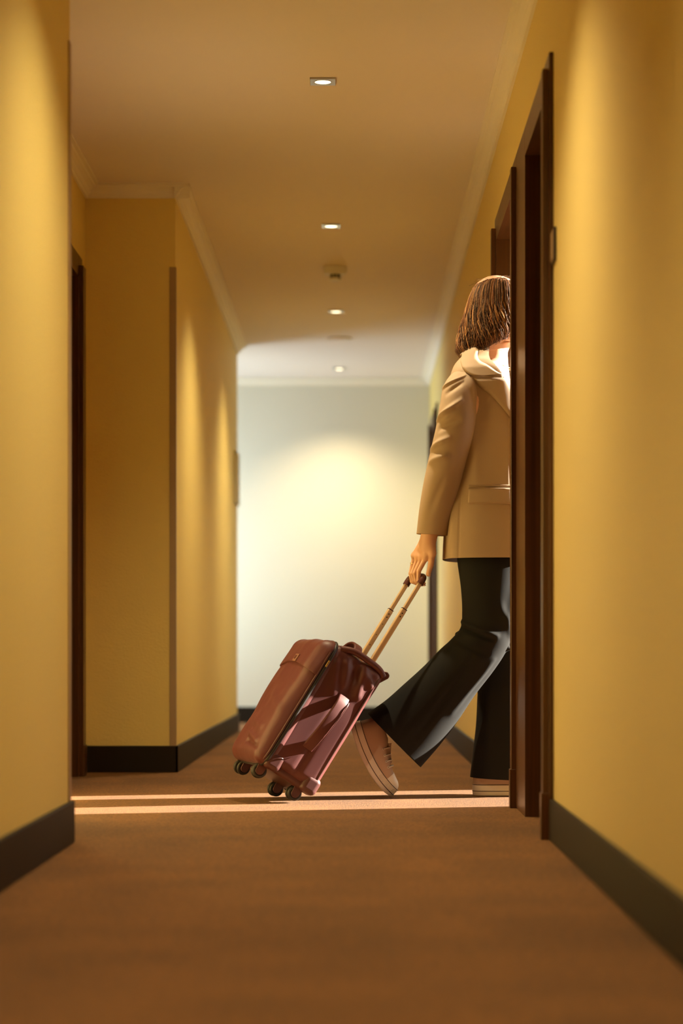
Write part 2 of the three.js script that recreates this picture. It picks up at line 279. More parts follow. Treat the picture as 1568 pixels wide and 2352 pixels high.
// ---------------------------------------------------------------- fittings on walls and ceiling
{
  const D = [14.55, 12.10, 9.67, 7.22, 4.95, 2.5], cx = -0.108;
  const plate = () => {
    const s = new THREE.Shape(); s.moveTo(-0.041, -0.041); s.lineTo(0.041, -0.041); s.lineTo(0.041, 0.041); s.lineTo(-0.041, 0.041);
    const h = new THREE.Path(); h.absarc(0, 0, 0.0285, 0, Math.PI * 2, true); s.holes.push(h);
    const g = new THREE.ExtrudeGeometry(s, { depth: 0.004, bevelEnabled: true, bevelSize: 0.0012, bevelThickness: 0.0012, bevelSegments: 2, curveSegments: 24 });
    return g.rotateX(Math.PI / 2);
  };
  const pg = plate(), ring = new THREE.TorusGeometry(0.0285, 0.002, 8, 36).rotateX(Math.PI / 2), lens = new THREE.CylinderGeometry(0.028, 0.028, 0.004, 36);
  for (const d of D) {
    const g = group('ceiling_downlight', V(cx, H, -d));
    const note = { 14.55: 'small lit downlight closest to the bright end wall', 12.1: 'small lit downlight just beyond the smoke detector', 9.67: 'small lit downlight between the open doorway and the smoke detector', 7.22: 'lit round downlight in a square metal frame above the open doorway', 4.95: 'lit square downlight just before the closed dark door' }[d];
    tag(g, note || 'lit downlight over the stretch of corridor farthest from the end wall', 'downlight', 'row of ceiling downlights along the corridor');
    mesh('frame_plate', pg, M.steel, g).position.y = -0.0013;
    mesh('trim_ring', ring, M.steel, g).position.y = -0.0055;
    mesh('lens', lens, M.lens, g).position.y = -0.0035;
    const l = new THREE.SpotLight(WARM, LAMP, 0, 60 * Math.PI / 180, 1, 2);
    l.position.set(cx, H - 0.012, -d); l.target.position.set(cx, 0, -d); l.castShadow = true; l.shadow.radius = 1.3; l.shadow.camera.near = 0.02;
    scene.add(l, l.target);
  }
  const sd = group('smoke_detector', V(-0.10, H, -10.72)); tag(sd, 'round smoke detector hanging below the ceiling between two downlights', 'smoke detector');
  const L = (pts) => new THREE.LatheGeometry(pts.map(([x, y]) => new THREE.Vector2(x, y)), 40);
  mesh('base', L([[0, 0], [0.056, 0], [0.057, -0.004], [0.055, -0.030], [0.050, -0.036], [0.03, -0.038], [0, -0.038]]), M.white, sd);
  mesh('vent_ring', L([[0.026, -0.036], [0.026, -0.058], [0, -0.058]]), M.dark, sd);
  for (let i = 0; i < 10; i++) { const a = i / 10 * Math.PI * 2; mesh('vent_rib', new THREE.BoxGeometry(0.004, 0.022, 0.005).translate(Math.cos(a) * 0.029, -0.047, Math.sin(a) * 0.029), M.white, sd); }
  mesh('cap', L([[0.031, -0.056], [0.032, -0.062], [0.028, -0.068], [0, -0.07]]), M.white, sd);
  const cp = group('ceiling_plate', V(-0.10, H, -13.15)); tag(cp, 'flat pale round plate on the ceiling near the far downlight', 'ceiling plate');
  mesh('disc', L([[0, 0], [0.075, 0], [0.075, -0.006], [0.068, -0.010], [0, -0.011]]), M.ceiling, cp);
  mesh('rim', new THREE.TorusGeometry(0.074, 0.004, 8, 40).rotateX(Math.PI / 2).translate(0, -0.005, 0), M.cornice, cp);

  const ns = group('door_sign', V(XR, 1.5, -5.612)); tag(ns, 'small rounded plate on the cream wall just before the closed door', 'sign');
  mesh('plate', new RoundedBoxGeometry(0.008, 0.088, 0.075, 3, 0.0035).translate(-0.004, 0.036, 0), M.plasticDark, ns);
  mesh('face', new RoundedBoxGeometry(0.003, 0.074, 0.062, 2, 0.001).translate(-0.0085, 0.036, 0), M.guard, ns);
  const nf = group('notice_frame', V(XL, 1.386, -13.27)); tag(nf, 'pale upright notice frame at the end of the far cream wall', 'notice frame');
  for (const [y, z, sy, sz] of [[0.006, 0, 0.012, 0.30], [0.314, 0, 0.012, 0.30], [0.16, 0.144, 0.32, 0.012], [0.16, -0.144, 0.32, 0.012]]) mesh('frame_bar', new RoundedBoxGeometry(0.018, sy, sz, 2, 0.003).translate(0.009, y, z), M.white, nf);
  mesh('sheet', new THREE.BoxGeometry(0.006, 0.3, 0.28).translate(0.006, 0.16, 0), M.cornice, nf);
  // L-shaped corner guards
  const L2 = (w1, w2, t, h) => { const s = new THREE.Shape(); [[0, 0], [w1, 0], [w1, t], [t, t], [t, w2], [0, w2]].forEach(([x, y], i) => i ? s.lineTo(x, y) : s.moveTo(x, y));
    return new THREE.ExtrudeGeometry(s, { depth: h, bevelEnabled: true, bevelSize: 0.0006, bevelThickness: 0.0006, bevelSegments: 1 }).rotateX(-Math.PI / 2); };
  const g1 = mesh('corner_guard', L2(0.026, 0.026, 0.003, 1.945), M.guard); g1.rotation.y = Math.PI; g1.position.set(XL + 0.003, SB, -D_PIER + 0.003);
  g1.scale.set(1, 1, -1);
  tag(g1, 'narrow tan guard strip on the corner of the wall beyond the recess', 'corner guard');
  const g2 = mesh('corner_guard', L2(0.035, 0.035, 0.003, 1.94), M.guard); g2.rotation.y = Math.PI / 2; g2.scale.set(1, 1, 1); g2.position.set(XL + 0.003, SB, -D_LEFT_END - 0.003); g2.rotation.y = Math.PI;
  tag(g2, 'brown guard strip on the corner where the cream wall meets the recess', 'corner guard');
}

// ---------------------------------------------------------------- modelling tools: surface nets and lofts
function nets(sdf, lo, hi, cell) {
  const n = [0, 1, 2].map((k) => Math.ceil((hi.getComponent(k) - lo.getComponent(k)) / cell) + 2), [nx, ny, nz] = n;
  const val = new Float32Array(nx * ny * nz).fill(1e3), B = 6, idx = (i, j, k) => (k * ny + j) * nx + i;
  for (let k = 0; k < nz; k += B) for (let j = 0; j < ny; j += B) for (let i = 0; i < nx; i += B) {
    const c = sdf(lo.x + (i + B / 2) * cell, lo.y + (j + B / 2) * cell, lo.z + (k + B / 2) * cell), far = Math.abs(c) > B * cell * 1.25;
    for (let c2 = k; c2 < Math.min(k + B, nz); c2++) for (let b = j; b < Math.min(j + B, ny); b++) for (let a = i; a < Math.min(i + B, nx); a++)
      val[idx(a, b, c2)] = far ? c : sdf(lo.x + a * cell, lo.y + b * cell, lo.z + c2 * cell);
  }
  const pos = [], id = new Int32Array(nx * ny * nz).fill(-1), tri = [];
  const E = [[0, 1], [2, 3], [4, 5], [6, 7], [0, 2], [1, 3], [4, 6], [5, 7], [0, 4], [1, 5], [2, 6], [3, 7]];
  for (let k = 0; k < nz - 1; k++) for (let j = 0; j < ny - 1; j++) for (let i = 0; i < nx - 1; i++) {
    const v = []; let m = 0;
    for (let q = 0; q < 8; q++) { const x = val[idx(i + (q & 1), j + ((q >> 1) & 1), k + (q >> 2))]; v.push(x); if (x < 0) m |= 1 << q; }
    if (m === 0 || m === 255) continue;
    let sx = 0, sy = 0, sz = 0, c = 0;
    for (const [a, b] of E) if ((v[a] < 0) !== (v[b] < 0)) {
      const t = v[a] / (v[a] - v[b]);
      sx += lerp(a & 1, b & 1, t); sy += lerp((a >> 1) & 1, (b >> 1) & 1, t); sz += lerp(a >> 2, b >> 2, t); c++;
    }
    id[idx(i, j, k)] = pos.length / 3; pos.push(lo.x + (i + sx / c) * cell, lo.y + (j + sy / c) * cell, lo.z + (k + sz / c) * cell);
  }
  const quad = (a, b, c, d, f) => { if (a < 0 || b < 0 || c < 0 || d < 0) return; f ? tri.push(a, b, c, a, c, d) : tri.push(a, c, b, a, d, c); };
  for (let k = 1; k < nz - 1; k++) for (let j = 1; j < ny - 1; j++) for (let i = 1; i < nx - 1; i++) {
    const s = val[idx(i, j, k)] < 0;
    if (s !== (val[idx(i + 1, j, k)] < 0)) quad(id[idx(i, j - 1, k - 1)], id[idx(i, j, k - 1)], id[idx(i, j, k)], id[idx(i, j - 1, k)], s);
    if (s !== (val[idx(i, j + 1, k)] < 0)) quad(id[idx(i - 1, j, k - 1)], id[idx(i - 1, j, k)], id[idx(i, j, k)], id[idx(i, j, k - 1)], s);
    if (s !== (val[idx(i, j, k + 1)] < 0)) quad(id[idx(i - 1, j - 1, k)], id[idx(i, j - 1, k)], id[idx(i, j, k)], id[idx(i - 1, j, k)], s);
  }
  const g = new THREE.BufferGeometry();
  g.setAttribute('position', new THREE.Float32BufferAttribute(pos, 3)); g.setIndex(tri); g.computeVertexNormals();
  return g;
}
const indexedUV = (g, s = 1) => { metreUV(g, s); return g; };
const smin = (a, b, k) => { const h = clamp(0.5 + 0.5 * (b - a) / k, 0, 1); return b + (a - b) * h - k * h * (1 - h); };
const cone = (ax, ay, az, ra, bx_, by, bz, rb) => (x, y, z) => {        // tapered capsule
  const dx = bx_ - ax, dy = by - ay, dz = bz - az, l2 = dx * dx + dy * dy + dz * dz, t = l2 ? clamp(((x - ax) * dx + (y - ay) * dy + (z - az) * dz) / l2, 0, 1) : 0;
  return Math.hypot(x - ax - t * dx, y - ay - t * dy, z - az - t * dz) - (ra + (rb - ra) * t);
};
const bone = (a, b, ra, rb) => cone(a.x, a.y, a.z, ra, b.x, b.y, b.z, rb);
const ell = (cx, cy, cz, rx, ry, rz) => (x, y, z) => {
  x -= cx; y -= cy; z -= cz; const k0 = Math.hypot(x / rx, y / ry, z / rz), k1 = Math.hypot(x / rx / rx, y / ry / ry, z / rz / rz); return k1 > 1e-9 ? k0 * (k0 - 1) / k1 : -Math.min(rx, ry, rz);
};
const blend = (list, k) => (x, y, z) => { let d = list[0](x, y, z); for (let i = 1; i < list.length; i++) d = smin(d, list[i](x, y, z), k); return d; };
const hash3 = (x, y, z) => { const s = Math.sin(x * 127.1 + y * 311.7 + z * 74.7) * 43758.5453; return s - Math.floor(s); };
function noise3(x, y, z) {
  const i = Math.floor(x), j = Math.floor(y), k = Math.floor(z), f = x - i, g = y - j, h = z - k, u = f * f * (3 - 2 * f), v = g * g * (3 - 2 * g), w = h * h * (3 - 2 * h);
  const q = (a, b, c) => hash3(i + a, j + b, k + c);
  return lerp(lerp(lerp(q(0, 0, 0), q(1, 0, 0), u), lerp(q(0, 1, 0), q(1, 1, 0), u), v), lerp(lerp(q(0, 0, 1), q(1, 0, 1), u), lerp(q(0, 1, 1), q(1, 1, 1), u), v), w) * 2 - 1;
}
// loft through rings {c, u, v, e}: c + u|cos|^e + v|sin|^e; lip: depth of the turned-in hem at the last ring; disp(t, angle) moves along the outward normal
function loft(rings, { n = 64, m = 60, disp, lip = 0, thick = 0.003, cap0 = false, cap1 = false, skip } = {}) {
  const cr = (k, f) => { const pts = rings.map((r) => f(r)); return new THREE.CatmullRomCurve3(pts.map((p) => p.clone()), false, 'centripetal'); };
  const get = (arr, t) => { // uniform catmull-rom over ring index
    const s = t * (arr.length - 1), i = Math.min(Math.floor(s), arr.length - 2), f = s - i, p = (k) => arr[clamp(k, 0, arr.length - 1)];
    const a = p(i - 1), b = p(i), c = p(i + 1), d = p(i + 2), h = (k) => 0.5 * (2 * b.getComponent(k) + (c.getComponent(k) - a.getComponent(k)) * f + (2 * a.getComponent(k) - 5 * b.getComponent(k) + 4 * c.getComponent(k) - d.getComponent(k)) * f * f + (3 * b.getComponent(k) - a.getComponent(k) - 3 * c.getComponent(k) + d.getComponent(k)) * f * f * f);
    return V(h(0), h(1), h(2));
  };
  const C = rings.map((r) => r.c), U = rings.map((r) => r.u), W = rings.map((r) => r.v), X = rings.map((r) => V(r.e || 1, 0, 0));
  const pos = [], uv = [], tri = [], rows = [];
  const sp = (x, e) => Math.sign(x) * Math.pow(Math.abs(x), e);
  for (let j = 0; j <= m; j++) {
    const t = j / m, c = get(C, t), u = get(U, t), v = get(W, t), e = get(X, t).x, row = [];
    for (let i = 0; i <= n; i++) {
      const a = i / n * Math.PI * 2, q = u.clone().multiplyScalar(sp(Math.cos(a), e)).addScaledVector(v, sp(Math.sin(a), e));
      const k = disp ? disp(t, a > Math.PI ? a - 2 * Math.PI : a) : 0;
      if (k) q.addScaledVector(q.clone().normalize(), k);
      row.push(pos.length / 3); q.add(c); pos.push(q.x, q.y, q.z); uv.push(i / n * 0.6, t * 0.9);
    }
    rows.push(row);
  }
  for (let j = 0; j < m; j++) for (let i = 0; i < n; i++) {
    if (skip && skip((j + 0.5) / m, (() => { const a = (i + 0.5) / n * Math.PI * 2; return a > Math.PI ? a - 2 * Math.PI : a; })())) continue;
    tri.push(rows[j][i], rows[j + 1][i], rows[j][i + 1], rows[j][i + 1], rows[j + 1][i], rows[j + 1][i + 1]);
  }
  const fan = (row, flip) => { let x = 0, y = 0, z = 0; for (const r of row) { x += pos[3 * r]; y += pos[3 * r + 1]; z += pos[3 * r + 2]; } const k = pos.length / 3; pos.push(x / row.length, y / row.length, z / row.length); uv.push(0.5, 0.5); for (let i = 0; i < row.length - 1; i++) flip ? tri.push(k, row[i], row[i + 1]) : tri.push(k, row[i + 1], row[i]); };
  if (cap0) fan(rows[0], true);
  if (cap1) fan(rows[m], false);
  if (lip) {                                                 // hem: turn the cloth in and run it back up
    const c = get(C, 1), back = get(C, 1 - 1 / rings.length / 2).sub(c).normalize(), add = (up, inw) => rows[m].map((r) => { const p = V(pos[3 * r], pos[3 * r + 1], pos[3 * r + 2]), o = p.clone().sub(c); o.multiplyScalar(1 - inw / o.length()); o.add(c).addScaledVector(back, up); pos.push(o.x, o.y, o.z); uv.push(0, 0); return pos.length / 3 - 1; });
    const r1 = add(-0.0008, thick * 0.5), r2 = add(0.001, thick), r3 = add(lip, thick + 0.002);
    for (const [a, b] of [[rows[m], r1], [r1, r2], [r2, r3]]) for (let i = 0; i < n; i++) tri.push(a[i], b[i], a[i + 1], a[i + 1], b[i], b[i + 1]);
  }
  const g = new THREE.BufferGeometry();
  g.setAttribute('position', new THREE.Float32BufferAttribute(pos, 3)); g.setAttribute('uv', new THREE.Float32BufferAttribute(uv, 2)); g.setIndex(tri); g.computeVertexNormals();
  { // weld the seam normals
    const nn = g.attributes.normal; for (const row of rows) { const a = row[0], b = row[n], q = V(nn.getX(a) + nn.getX(b), nn.getY(a) + nn.getY(b), nn.getZ(a) + nn.getZ(b)).normalize(); nn.setXYZ(a, q.x, q.y, q.z); nn.setXYZ(b, q.x, q.y, q.z); }
  }
  return g;
}
// ring across two photo points at depth d, hz thick along the depth
const ringPx = (lx, ly, rx, ry, d, hz, e = 1, dz = 0) => { const a = P(lx, ly, d), b = P(rx, ry, d); return { c: a.clone().add(b).multiplyScalar(0.5), u: b.clone().sub(a).multiplyScalar(0.5), v: V(dz, 0, hz), e }; };
const wrapA = (a) => a > Math.PI ? a - 2 * Math.PI : a < -Math.PI ? a + 2 * Math.PI : a;
// a cloth fold: ridge along the segment (t0,a0)-(t1,a1) of a loft, height h, half width w in ring angle; t is scaled by k to the same units
function fold(t0, a0, t1, a1, h, w, k) {
  const dx = (t1 - t0) * k, dy = a1 - a0, l = dx * dx + dy * dy;
  return (t, a) => { const x = (t - t0) * k, y = wrapA(a - a0), s = clamp((x * dx + y * dy) / l, 0, 1), q = Math.hypot(x - s * dx, y - s * dy) / w; return q > 3 ? 0 : h * Math.exp(-q * q) * Math.sin(Math.PI * (0.15 + 0.7 * s)); };
}
const folds = (list) => (t, a) => { let s = 0; for (const f of list) s += f(t, a); return s; };

// ---------------------------------------------------------------- the woman
const BODY_D = 7.36, YAW = 7 * Math.PI / 180;
const person = group('person', V(0.47, 0, -BODY_D));
tag(person, 'woman in taupe blazer and black wide trousers stepping through the doorway, pulling a suitcase', 'person');
const own = (g) => g.translate(-person.position.x, -person.position.y, -person.position.z);
const pm = (n, g, m, parent = person) => mesh(n, own(Array.isArray(g) ? mergeGeometries(g.map(plain)) : g), m, parent);
const F = V(Math.cos(YAW), 0, Math.sin(YAW)), S = V(-Math.sin(YAW), 0, Math.cos(YAW));       // her front and her right-hand side

// blazer body: table of height, half depth, half width, forward shift, squareness
const TORSO = [
  [0.800, 0.172, 0.225, 0.010, 0.80], [0.86, 0.170, 0.222, 0.010, 0.80], [0.95, 0.163, 0.214, 0.008, 0.80], [1.03, 0.156, 0.205, 0.006, 0.80], [1.12, 0.152, 0.200, 0.004, 0.80],
  [1.20, 0.152, 0.200, 0.002, 0.78], [1.28, 0.150, 0.200, -0.002, 0.76], [1.345, 0.140, 0.200, -0.006, 0.74], [1.395, 0.130, 0.199, -0.010, 0.72], [1.430, 0.117, 0.190, -0.014, 0.72],
  [1.456, 0.103, 0.160, -0.018, 0.78], [1.478, 0.088, 0.118, -0.018, 0.88], [1.500, 0.074, 0.084, -0.014, 1], [1.520, 0.066, 0.071, -0.012, 1]];
const TC = V(0.458, 0, -BODY_D);
function torsoRow(y) {
  let i = 0; while (i < TORSO.length - 2 && TORSO[i + 1][0] < y) i++;
  const a = TORSO[i], b = TORSO[i + 1], t = clamp((y - a[0]) / (b[0] - a[0]), 0, 1); return a.map((v, k) => lerp(v, b[k], t));
}
function torsoPt(y, th, off = 0) {
  const [, a, b, s, e] = torsoRow(y), sp = (x) => Math.sign(x) * Math.pow(Math.abs(x), e), fx = a * sp(Math.cos(th)), sx = b * sp(Math.sin(th)), l = Math.hypot(fx, sx);
  return TC.clone().setY(y).addScaledVector(F, s + fx * (1 + off / l)).addScaledVector(S, sx * (1 + off / l));
}
const openAngle = (y) => y < 1.04 ? 0.02 : lerp(0.02, 1.40, clamp((y - 1.04) / 0.42, 0, 1));
const NT_ = TORSO.length - 1;
const tOfY = (y) => { let i = 0; while (i < TORSO.length - 2 && TORSO[i + 1][0] < y) i++; return (i + clamp((y - TORSO[i][0]) / (TORSO[i + 1][0] - TORSO[i][0]), 0, 1)) / NT_; };
const yOfT = (t) => { const s = (1 - t) * NT_, i = Math.min(Math.floor(s), NT_ - 1); return lerp(TORSO[i][0], TORSO[i + 1][0], s - i); };
const blazerFolds = folds([
  fold(0.45, 1.15, 0.62, 0.55, 0.007, 0.16, 5), fold(0.55, 1.0, 0.75, 1.25, 0.006, 0.12, 5), fold(0.5, 1.9, 0.8, 1.7, 0.007, 0.12, 5), fold(0.3, 0.9, 0.5, 0.75, -0.006, 0.14, 5),
  fold(0.7, 2.4, 0.99, 2.3, 0.012, 0.18, 5), fold(0.72, 0.95, 0.99, 1.1, 0.006, 0.16, 5)]);
const seamAt = 2.13;
const blazer = pm('blazer', loft(TORSO.slice().reverse().map(([y, a, b, s, e]) => ({ c: TC.clone().setY(y).addScaledVector(F, s), u: F.clone().multiplyScalar(a), v: S.clone().multiplyScalar(b), e })), {
  n: 256, m: 130, lip: 0.03, disp: (t, a) => blazerFolds(t, a) + (t > 0.35 ? -0.0022 * Math.exp(-Math.pow((a - seamAt) / 0.02, 2)) - 0.0016 * Math.exp(-Math.pow((a - 1.2) / 0.015, 2)) * (t > 0.3 ? 1 : 0) : 0),
  skip: (t, a) => { const y = yOfT(t); return Math.abs(a) < openAngle(y); } }), M.blazer);
blazer.userData.label = 'taupe tailored blazer';
// ribbon on the blazer surface between two edge angle functions
function onTorso(yTop, yBot, th0, th1, off, m = 40, n = 10, edge = 0.004) {
  const pos = [], uv = [], tri = [];
  for (let j = 0; j <= m; j++) for (let i = 0; i <= n; i++) {
    const y = lerp(yTop, yBot, j / m), s = i / n, a = lerp(th0(y), th1(y), s), rim = Math.min(1, Math.min(s, 1 - s) * n * 0.9, j * 1.2, (m - j) * 1.2), p = torsoPt(y, a, lerp(off - edge, off, clamp(rim, 0, 1)));
    pos.push(p.x, p.y, p.z); uv.push(s * 0.1, j / m * 0.5);
  }
  for (let j = 0; j < m; j++) for (let i = 0; i < n; i++) { const a = j * (n + 1) + i, b = a + n + 1; tri.push(a, b, a + 1, a + 1, b, b + 1); }
  const g = new THREE.BufferGeometry(); g.setAttribute('position', new THREE.Float32BufferAttribute(pos, 3)); g.setAttribute('uv', new THREE.Float32BufferAttribute(uv, 2)); g.setIndex(tri); g.computeVertexNormals(); return g;
}
for (const sg of [1, -1]) {
  const lapelW = (y) => y < 1.06 ? 0.02 : lerp(0.10, 0.56, smooth(1.06, 1.38, y));
  pm('lapel', onTorso(1.392, 1.05, (y) => sg * (openAngle(y) - 0.03), (y) => sg * (openAngle(y) + lapelW(y)), 0.011, 50, 12, 0.009), M.blazer, blazer);
  { // collar: stands round the neck and folds down to the notch
    const pos = [], uv = [], tri = [], m = 14, n = 60;
    for (let j = 0; j <= m; j++) for (let i = 0; i <= n; i++) {
      const s = i / n, yTop = lerp(1.404, 1.526, smooth(0, 0.5, s)), yBot = lerp(1.398, 1.488, smooth(0, 0.7, s)), q = j / m, y = lerp(yTop, yBot, q), th0 = lerp(lerp(openAngle(1.40) - 0.02, openAngle(1.40) + 0.46, q), Math.PI, s), rim = clamp(Math.min(q, 1 - q) * m * 0.8, 0, 1);
      const p = torsoPt(y, sg * th0, lerp(0.004, 0.0125, rim)); pos.push(p.x, p.y, p.z); uv.push(s * 0.3, q * 0.06);
    }
    for (let j = 0; j < m; j++) for (let i = 0; i < n; i++) { const a = j * (n + 1) + i, b = a + n + 1; tri.push(a, b, a + 1, a + 1, b, b + 1); }
    const g = new THREE.BufferGeometry(); g.setAttribute('position', new THREE.Float32BufferAttribute(pos, 3)); g.setAttribute('uv', new THREE.Float32BufferAttribute(uv, 2)); g.setIndex(tri); g.computeVertexNormals();
    pm('collar', g, M.blazer, blazer);
  }
  pm('pocket_flap', onTorso(1.030, 0.975, () => sg * 0.95, () => sg * 1.93, 0.0145, 14, 40, 0.0135), M.blazer, blazer);
  pm('pocket_welt', onTorso(1.040, 1.032, () => sg * 0.95, () => sg * 1.93, 0.006, 4, 40, 0.0055), M.blazer, blazer);
}
// sleeves
const sleeveR = [
  ringPx(1056, 848, 1092, 842, 7.264, 0.02), ringPx(1034, 862, 1099, 856, 7.229, 0.045), ringPx(1017, 890, 1099, 895, 7.199, 0.060), ringPx(1009, 935, 1096, 950, 7.189, 0.064),
  ringPx(1000, 985, 1088, 1005, 7.189, 0.063), ringPx(986, 1045, 1071, 1062, 7.199, 0.060), ringPx(973, 1105, 1057, 1118, 7.214, 0.057), ringPx(963, 1165, 1043, 1174, 7.234, 0.053), ringPx(956, 1226, 1029, 1231, 7.259, 0.048)];
// ring angle: 0 = front edge in the photo, +90 degrees = towards the camera, 180 = rear edge
pm('sleeve', loft(sleeveR, { n: 128, m: 150, lip: 0.03, disp: folds([
  fold(0.26, 2.9, 0.16, 1.55, 0.011, 0.10, 8), fold(0.46, 2.95, 0.33, 1.5, 0.010, 0.10, 8), fold(0.44, 2.6, 0.38, 1.9, 0.008, 0.11, 8), fold(0.60, 2.9, 0.54, 1.8, 0.010, 0.12, 8),
  fold(0.66, 2.7, 0.62, 1.6, 0.009, 0.13, 8), fold(0.30, 2.4, 0.22, 1.5, -0.008, 0.12, 8), fold(0.50, 2.5, 0.44, 1.5, -0.010, 0.13, 8), fold(0.9, 2.0, 0.75, 1.6, -0.004, 0.2, 8), fold(0.12, 1.9, 0.35, 0.6, -0.006, 0.2, 8)]) }), M.blazer, blazer);
// left arm swings forward inside the room
const LE = V(0.60, 1.08, -7.60), LW = V(0.79, 0.98, -7.52), LS = torsoPt(1.39, -1.5, -0.03);
const ringAt = (c, dir, r, rz = r) => { const s = V(0, 0, 1), u = s.clone().cross(dir).normalize(); return { c, u: u.multiplyScalar(r), v: s.clone().addScaledVector(dir, -s.dot(dir)).normalize().multiplyScalar(rz) }; };
{ const d1 = LE.clone().sub(LS).normalize(), d2 = LW.clone().sub(LE).normalize(), dm = d1.clone().add(d2).normalize();
  pm('sleeve', loft([ringAt(LS.clone().addScaledVector(d1, -0.02), d1, 0.03), ringAt(LS.clone().addScaledVector(d1, 0.03), d1, 0.062), ringAt(LS.clone().lerp(LE, 0.55), d1, 0.06), ringAt(LE, dm, 0.057), ringAt(LE.clone().lerp(LW, 0.5), d2, 0.053), ringAt(LW, d2, 0.047)], { n: 48, m: 50, lip: 0.03 }), M.blazer, blazer); }
// white top under the blazer
pm('top', loft([[1.40, 0.080, 0.13], [1.37, 0.108, 0.16], [1.30, 0.128, 0.18], [1.15, 0.132, 0.18], [0.95, 0.135, 0.18]].map(([y, a, b]) => ({ c: TC.clone().setY(y), u: F.clone().multiplyScalar(a), v: S.clone().multiplyScalar(b) })), { n: 64, m: 30 }), M.top);

// trousers: back edge and front edge of each leg read off the photograph
const legFoldsR = folds([
  fold(0.36, 3.0, 0.40, 1.2, 0.012, 0.12, 7), fold(0.44, -2.9, 0.46, 1.0, 0.015, 0.11, 7), fold(0.40, 2.9, 0.43, 1.3, -0.012, 0.09, 7), fold(0.27, 1.2, 0.38, 0.5, 0.008, 0.14, 7), fold(0.33, 1.3, 0.25, 0.4, 0.007, 0.12, 7), fold(0.5, 2.6, 0.53, 1.2, -0.008, 0.13, 7),
  fold(0.55, 0.75, 0.78, 0.85, 0.008, 0.14, 7), fold(0.6, 1.4, 0.97, 1.25, -0.006, 0.12, 7), fold(0.12, 0.6, 0.35, 0.9, 0.006, 0.16, 7)]);
const trousers = pm('trousers', loft([
  ringPx(1046, 1235, 1222, 1235, 7.285, 0.10), ringPx(1050, 1290, 1208, 1290, 7.275, 0.098), ringPx(1058, 1350, 1196, 1350, 7.27, 0.094), ringPx(1061, 1405, 1184, 1425, 7.27, 0.09), ringPx(1057, 1442, 1173, 1470, 7.275, 0.088),
  ringPx(1034, 1470, 1157, 1505, 7.285, 0.087), ringPx(1010, 1492, 1130, 1545, 7.295, 0.088), ringPx(973, 1530, 1090, 1597, 7.31, 0.092), ringPx(929, 1570, 1050, 1657, 7.325, 0.10), ringPx(886, 1608, 1009, 1712, 7.335, 0.106), ringPx(844, 1638, 966, 1762, 7.345, 0.112)],
  { n: 128, m: 150, lip: 0.04, disp: (t, a) => legFoldsR(t, a) + (t > 0.45 ? -0.002 * Math.exp(-Math.pow((a - 1.6) / 0.03, 2)) : 0) }), M.trousers);
trousers.userData.label = 'black wide-leg trousers';
pm('left_leg', loft([
  ringPx(1062, 1235, 1236, 1235, 7.44, 0.10), ringPx(1075, 1300, 1240, 1300, 7.45, 0.098), ringPx(1100, 1400, 1246, 1400, 7.46, 0.09), ringPx(1104, 1500, 1246, 1500, 7.46, 0.085), ringPx(1097, 1580, 1240, 1580, 7.455, 0.085),
  ringPx(1093, 1660, 1240, 1662, 7.45, 0.09), ringPx(1087, 1715, 1244, 1717, 7.445, 0.098), ringPx(1079, 1784, 1250, 1791, 7.44, 0.106)],
  { n: 96, m: 90, lip: 0.04, disp: folds([fold(0.35, 0.6, 0.75, 0.75, 0.010, 0.2, 5), fold(0.5, 1.3, 0.95, 1.5, 0.008, 0.2, 5), fold(0.6, 2.3, 0.98, 2.2, 0.008, 0.2, 5)]) }), M.trousers, trousers);
pm('waist', loft([[1.02, 0.125, 0.165], [0.94, 0.132, 0.178], [0.84, 0.130, 0.185], [0.77, 0.115, 0.16]].map(([y, a, b]) => ({ c: V(0.475, y, -BODY_D), u: F.clone().multiplyScalar(a), v: S.clone().multiplyScalar(b) })), { n: 48, m: 24, cap0: true, cap1: true }), M.trousers, trousers);

// ---- body: one surface for head, neck, trunk, arms, hands and legs
const HC = V(0.482, 1.640, -7.36), HY = 8 * Math.PI / 180;            // head centre between the ears, turned a little towards the camera
const HF = V(Math.cos(HY), 0, Math.sin(HY)), HS = V(-Math.sin(HY), 0, Math.cos(HY));
const headP = (f, u, s) => HC.clone().addScaledVector(HF, f).addScaledVector(V(0, 1, 0), u).addScaledVector(HS, s);
const headParts = blend([ell(-0.008, 0.030, 0, 0.092, 0.092, 0.073), ell(0.030, -0.030, 0, 0.066, 0.075, 0.058), cone(0.064, -0.092, 0.012, 0.020, 0.064, -0.092, -0.012, 0.020), cone(-0.005, -0.055, 0.042, 0.016, 0.052, -0.092, 0.016, 0.018), cone(-0.005, -0.055, -0.042, 0.016, 0.052, -0.092, -0.016, 0.018)], 0.022);
const headFine = [cone(0.088, 0.018, 0, 0.008, 0.108, -0.022, 0, 0.0105), ell(0.098, -0.026, 0.010, 0.009, 0.007, 0.008), ell(0.098, -0.026, -0.010, 0.009, 0.007, 0.008), cone(0.080, 0.030, 0.018, 0.010, 0.072, 0.030, 0.042, 0.009), cone(0.080, 0.030, -0.018, 0.010, 0.072, 0.030, -0.042, 0.009), ell(0.083, -0.060, 0, 0.013, 0.007, 0.021), ell(0.082, -0.071, 0, 0.013, 0.007, 0.018)];
const ears = [1, -1].map((k) => ell(-0.008, 0.0, 0.072 * k, 0.017, 0.030, 0.009));
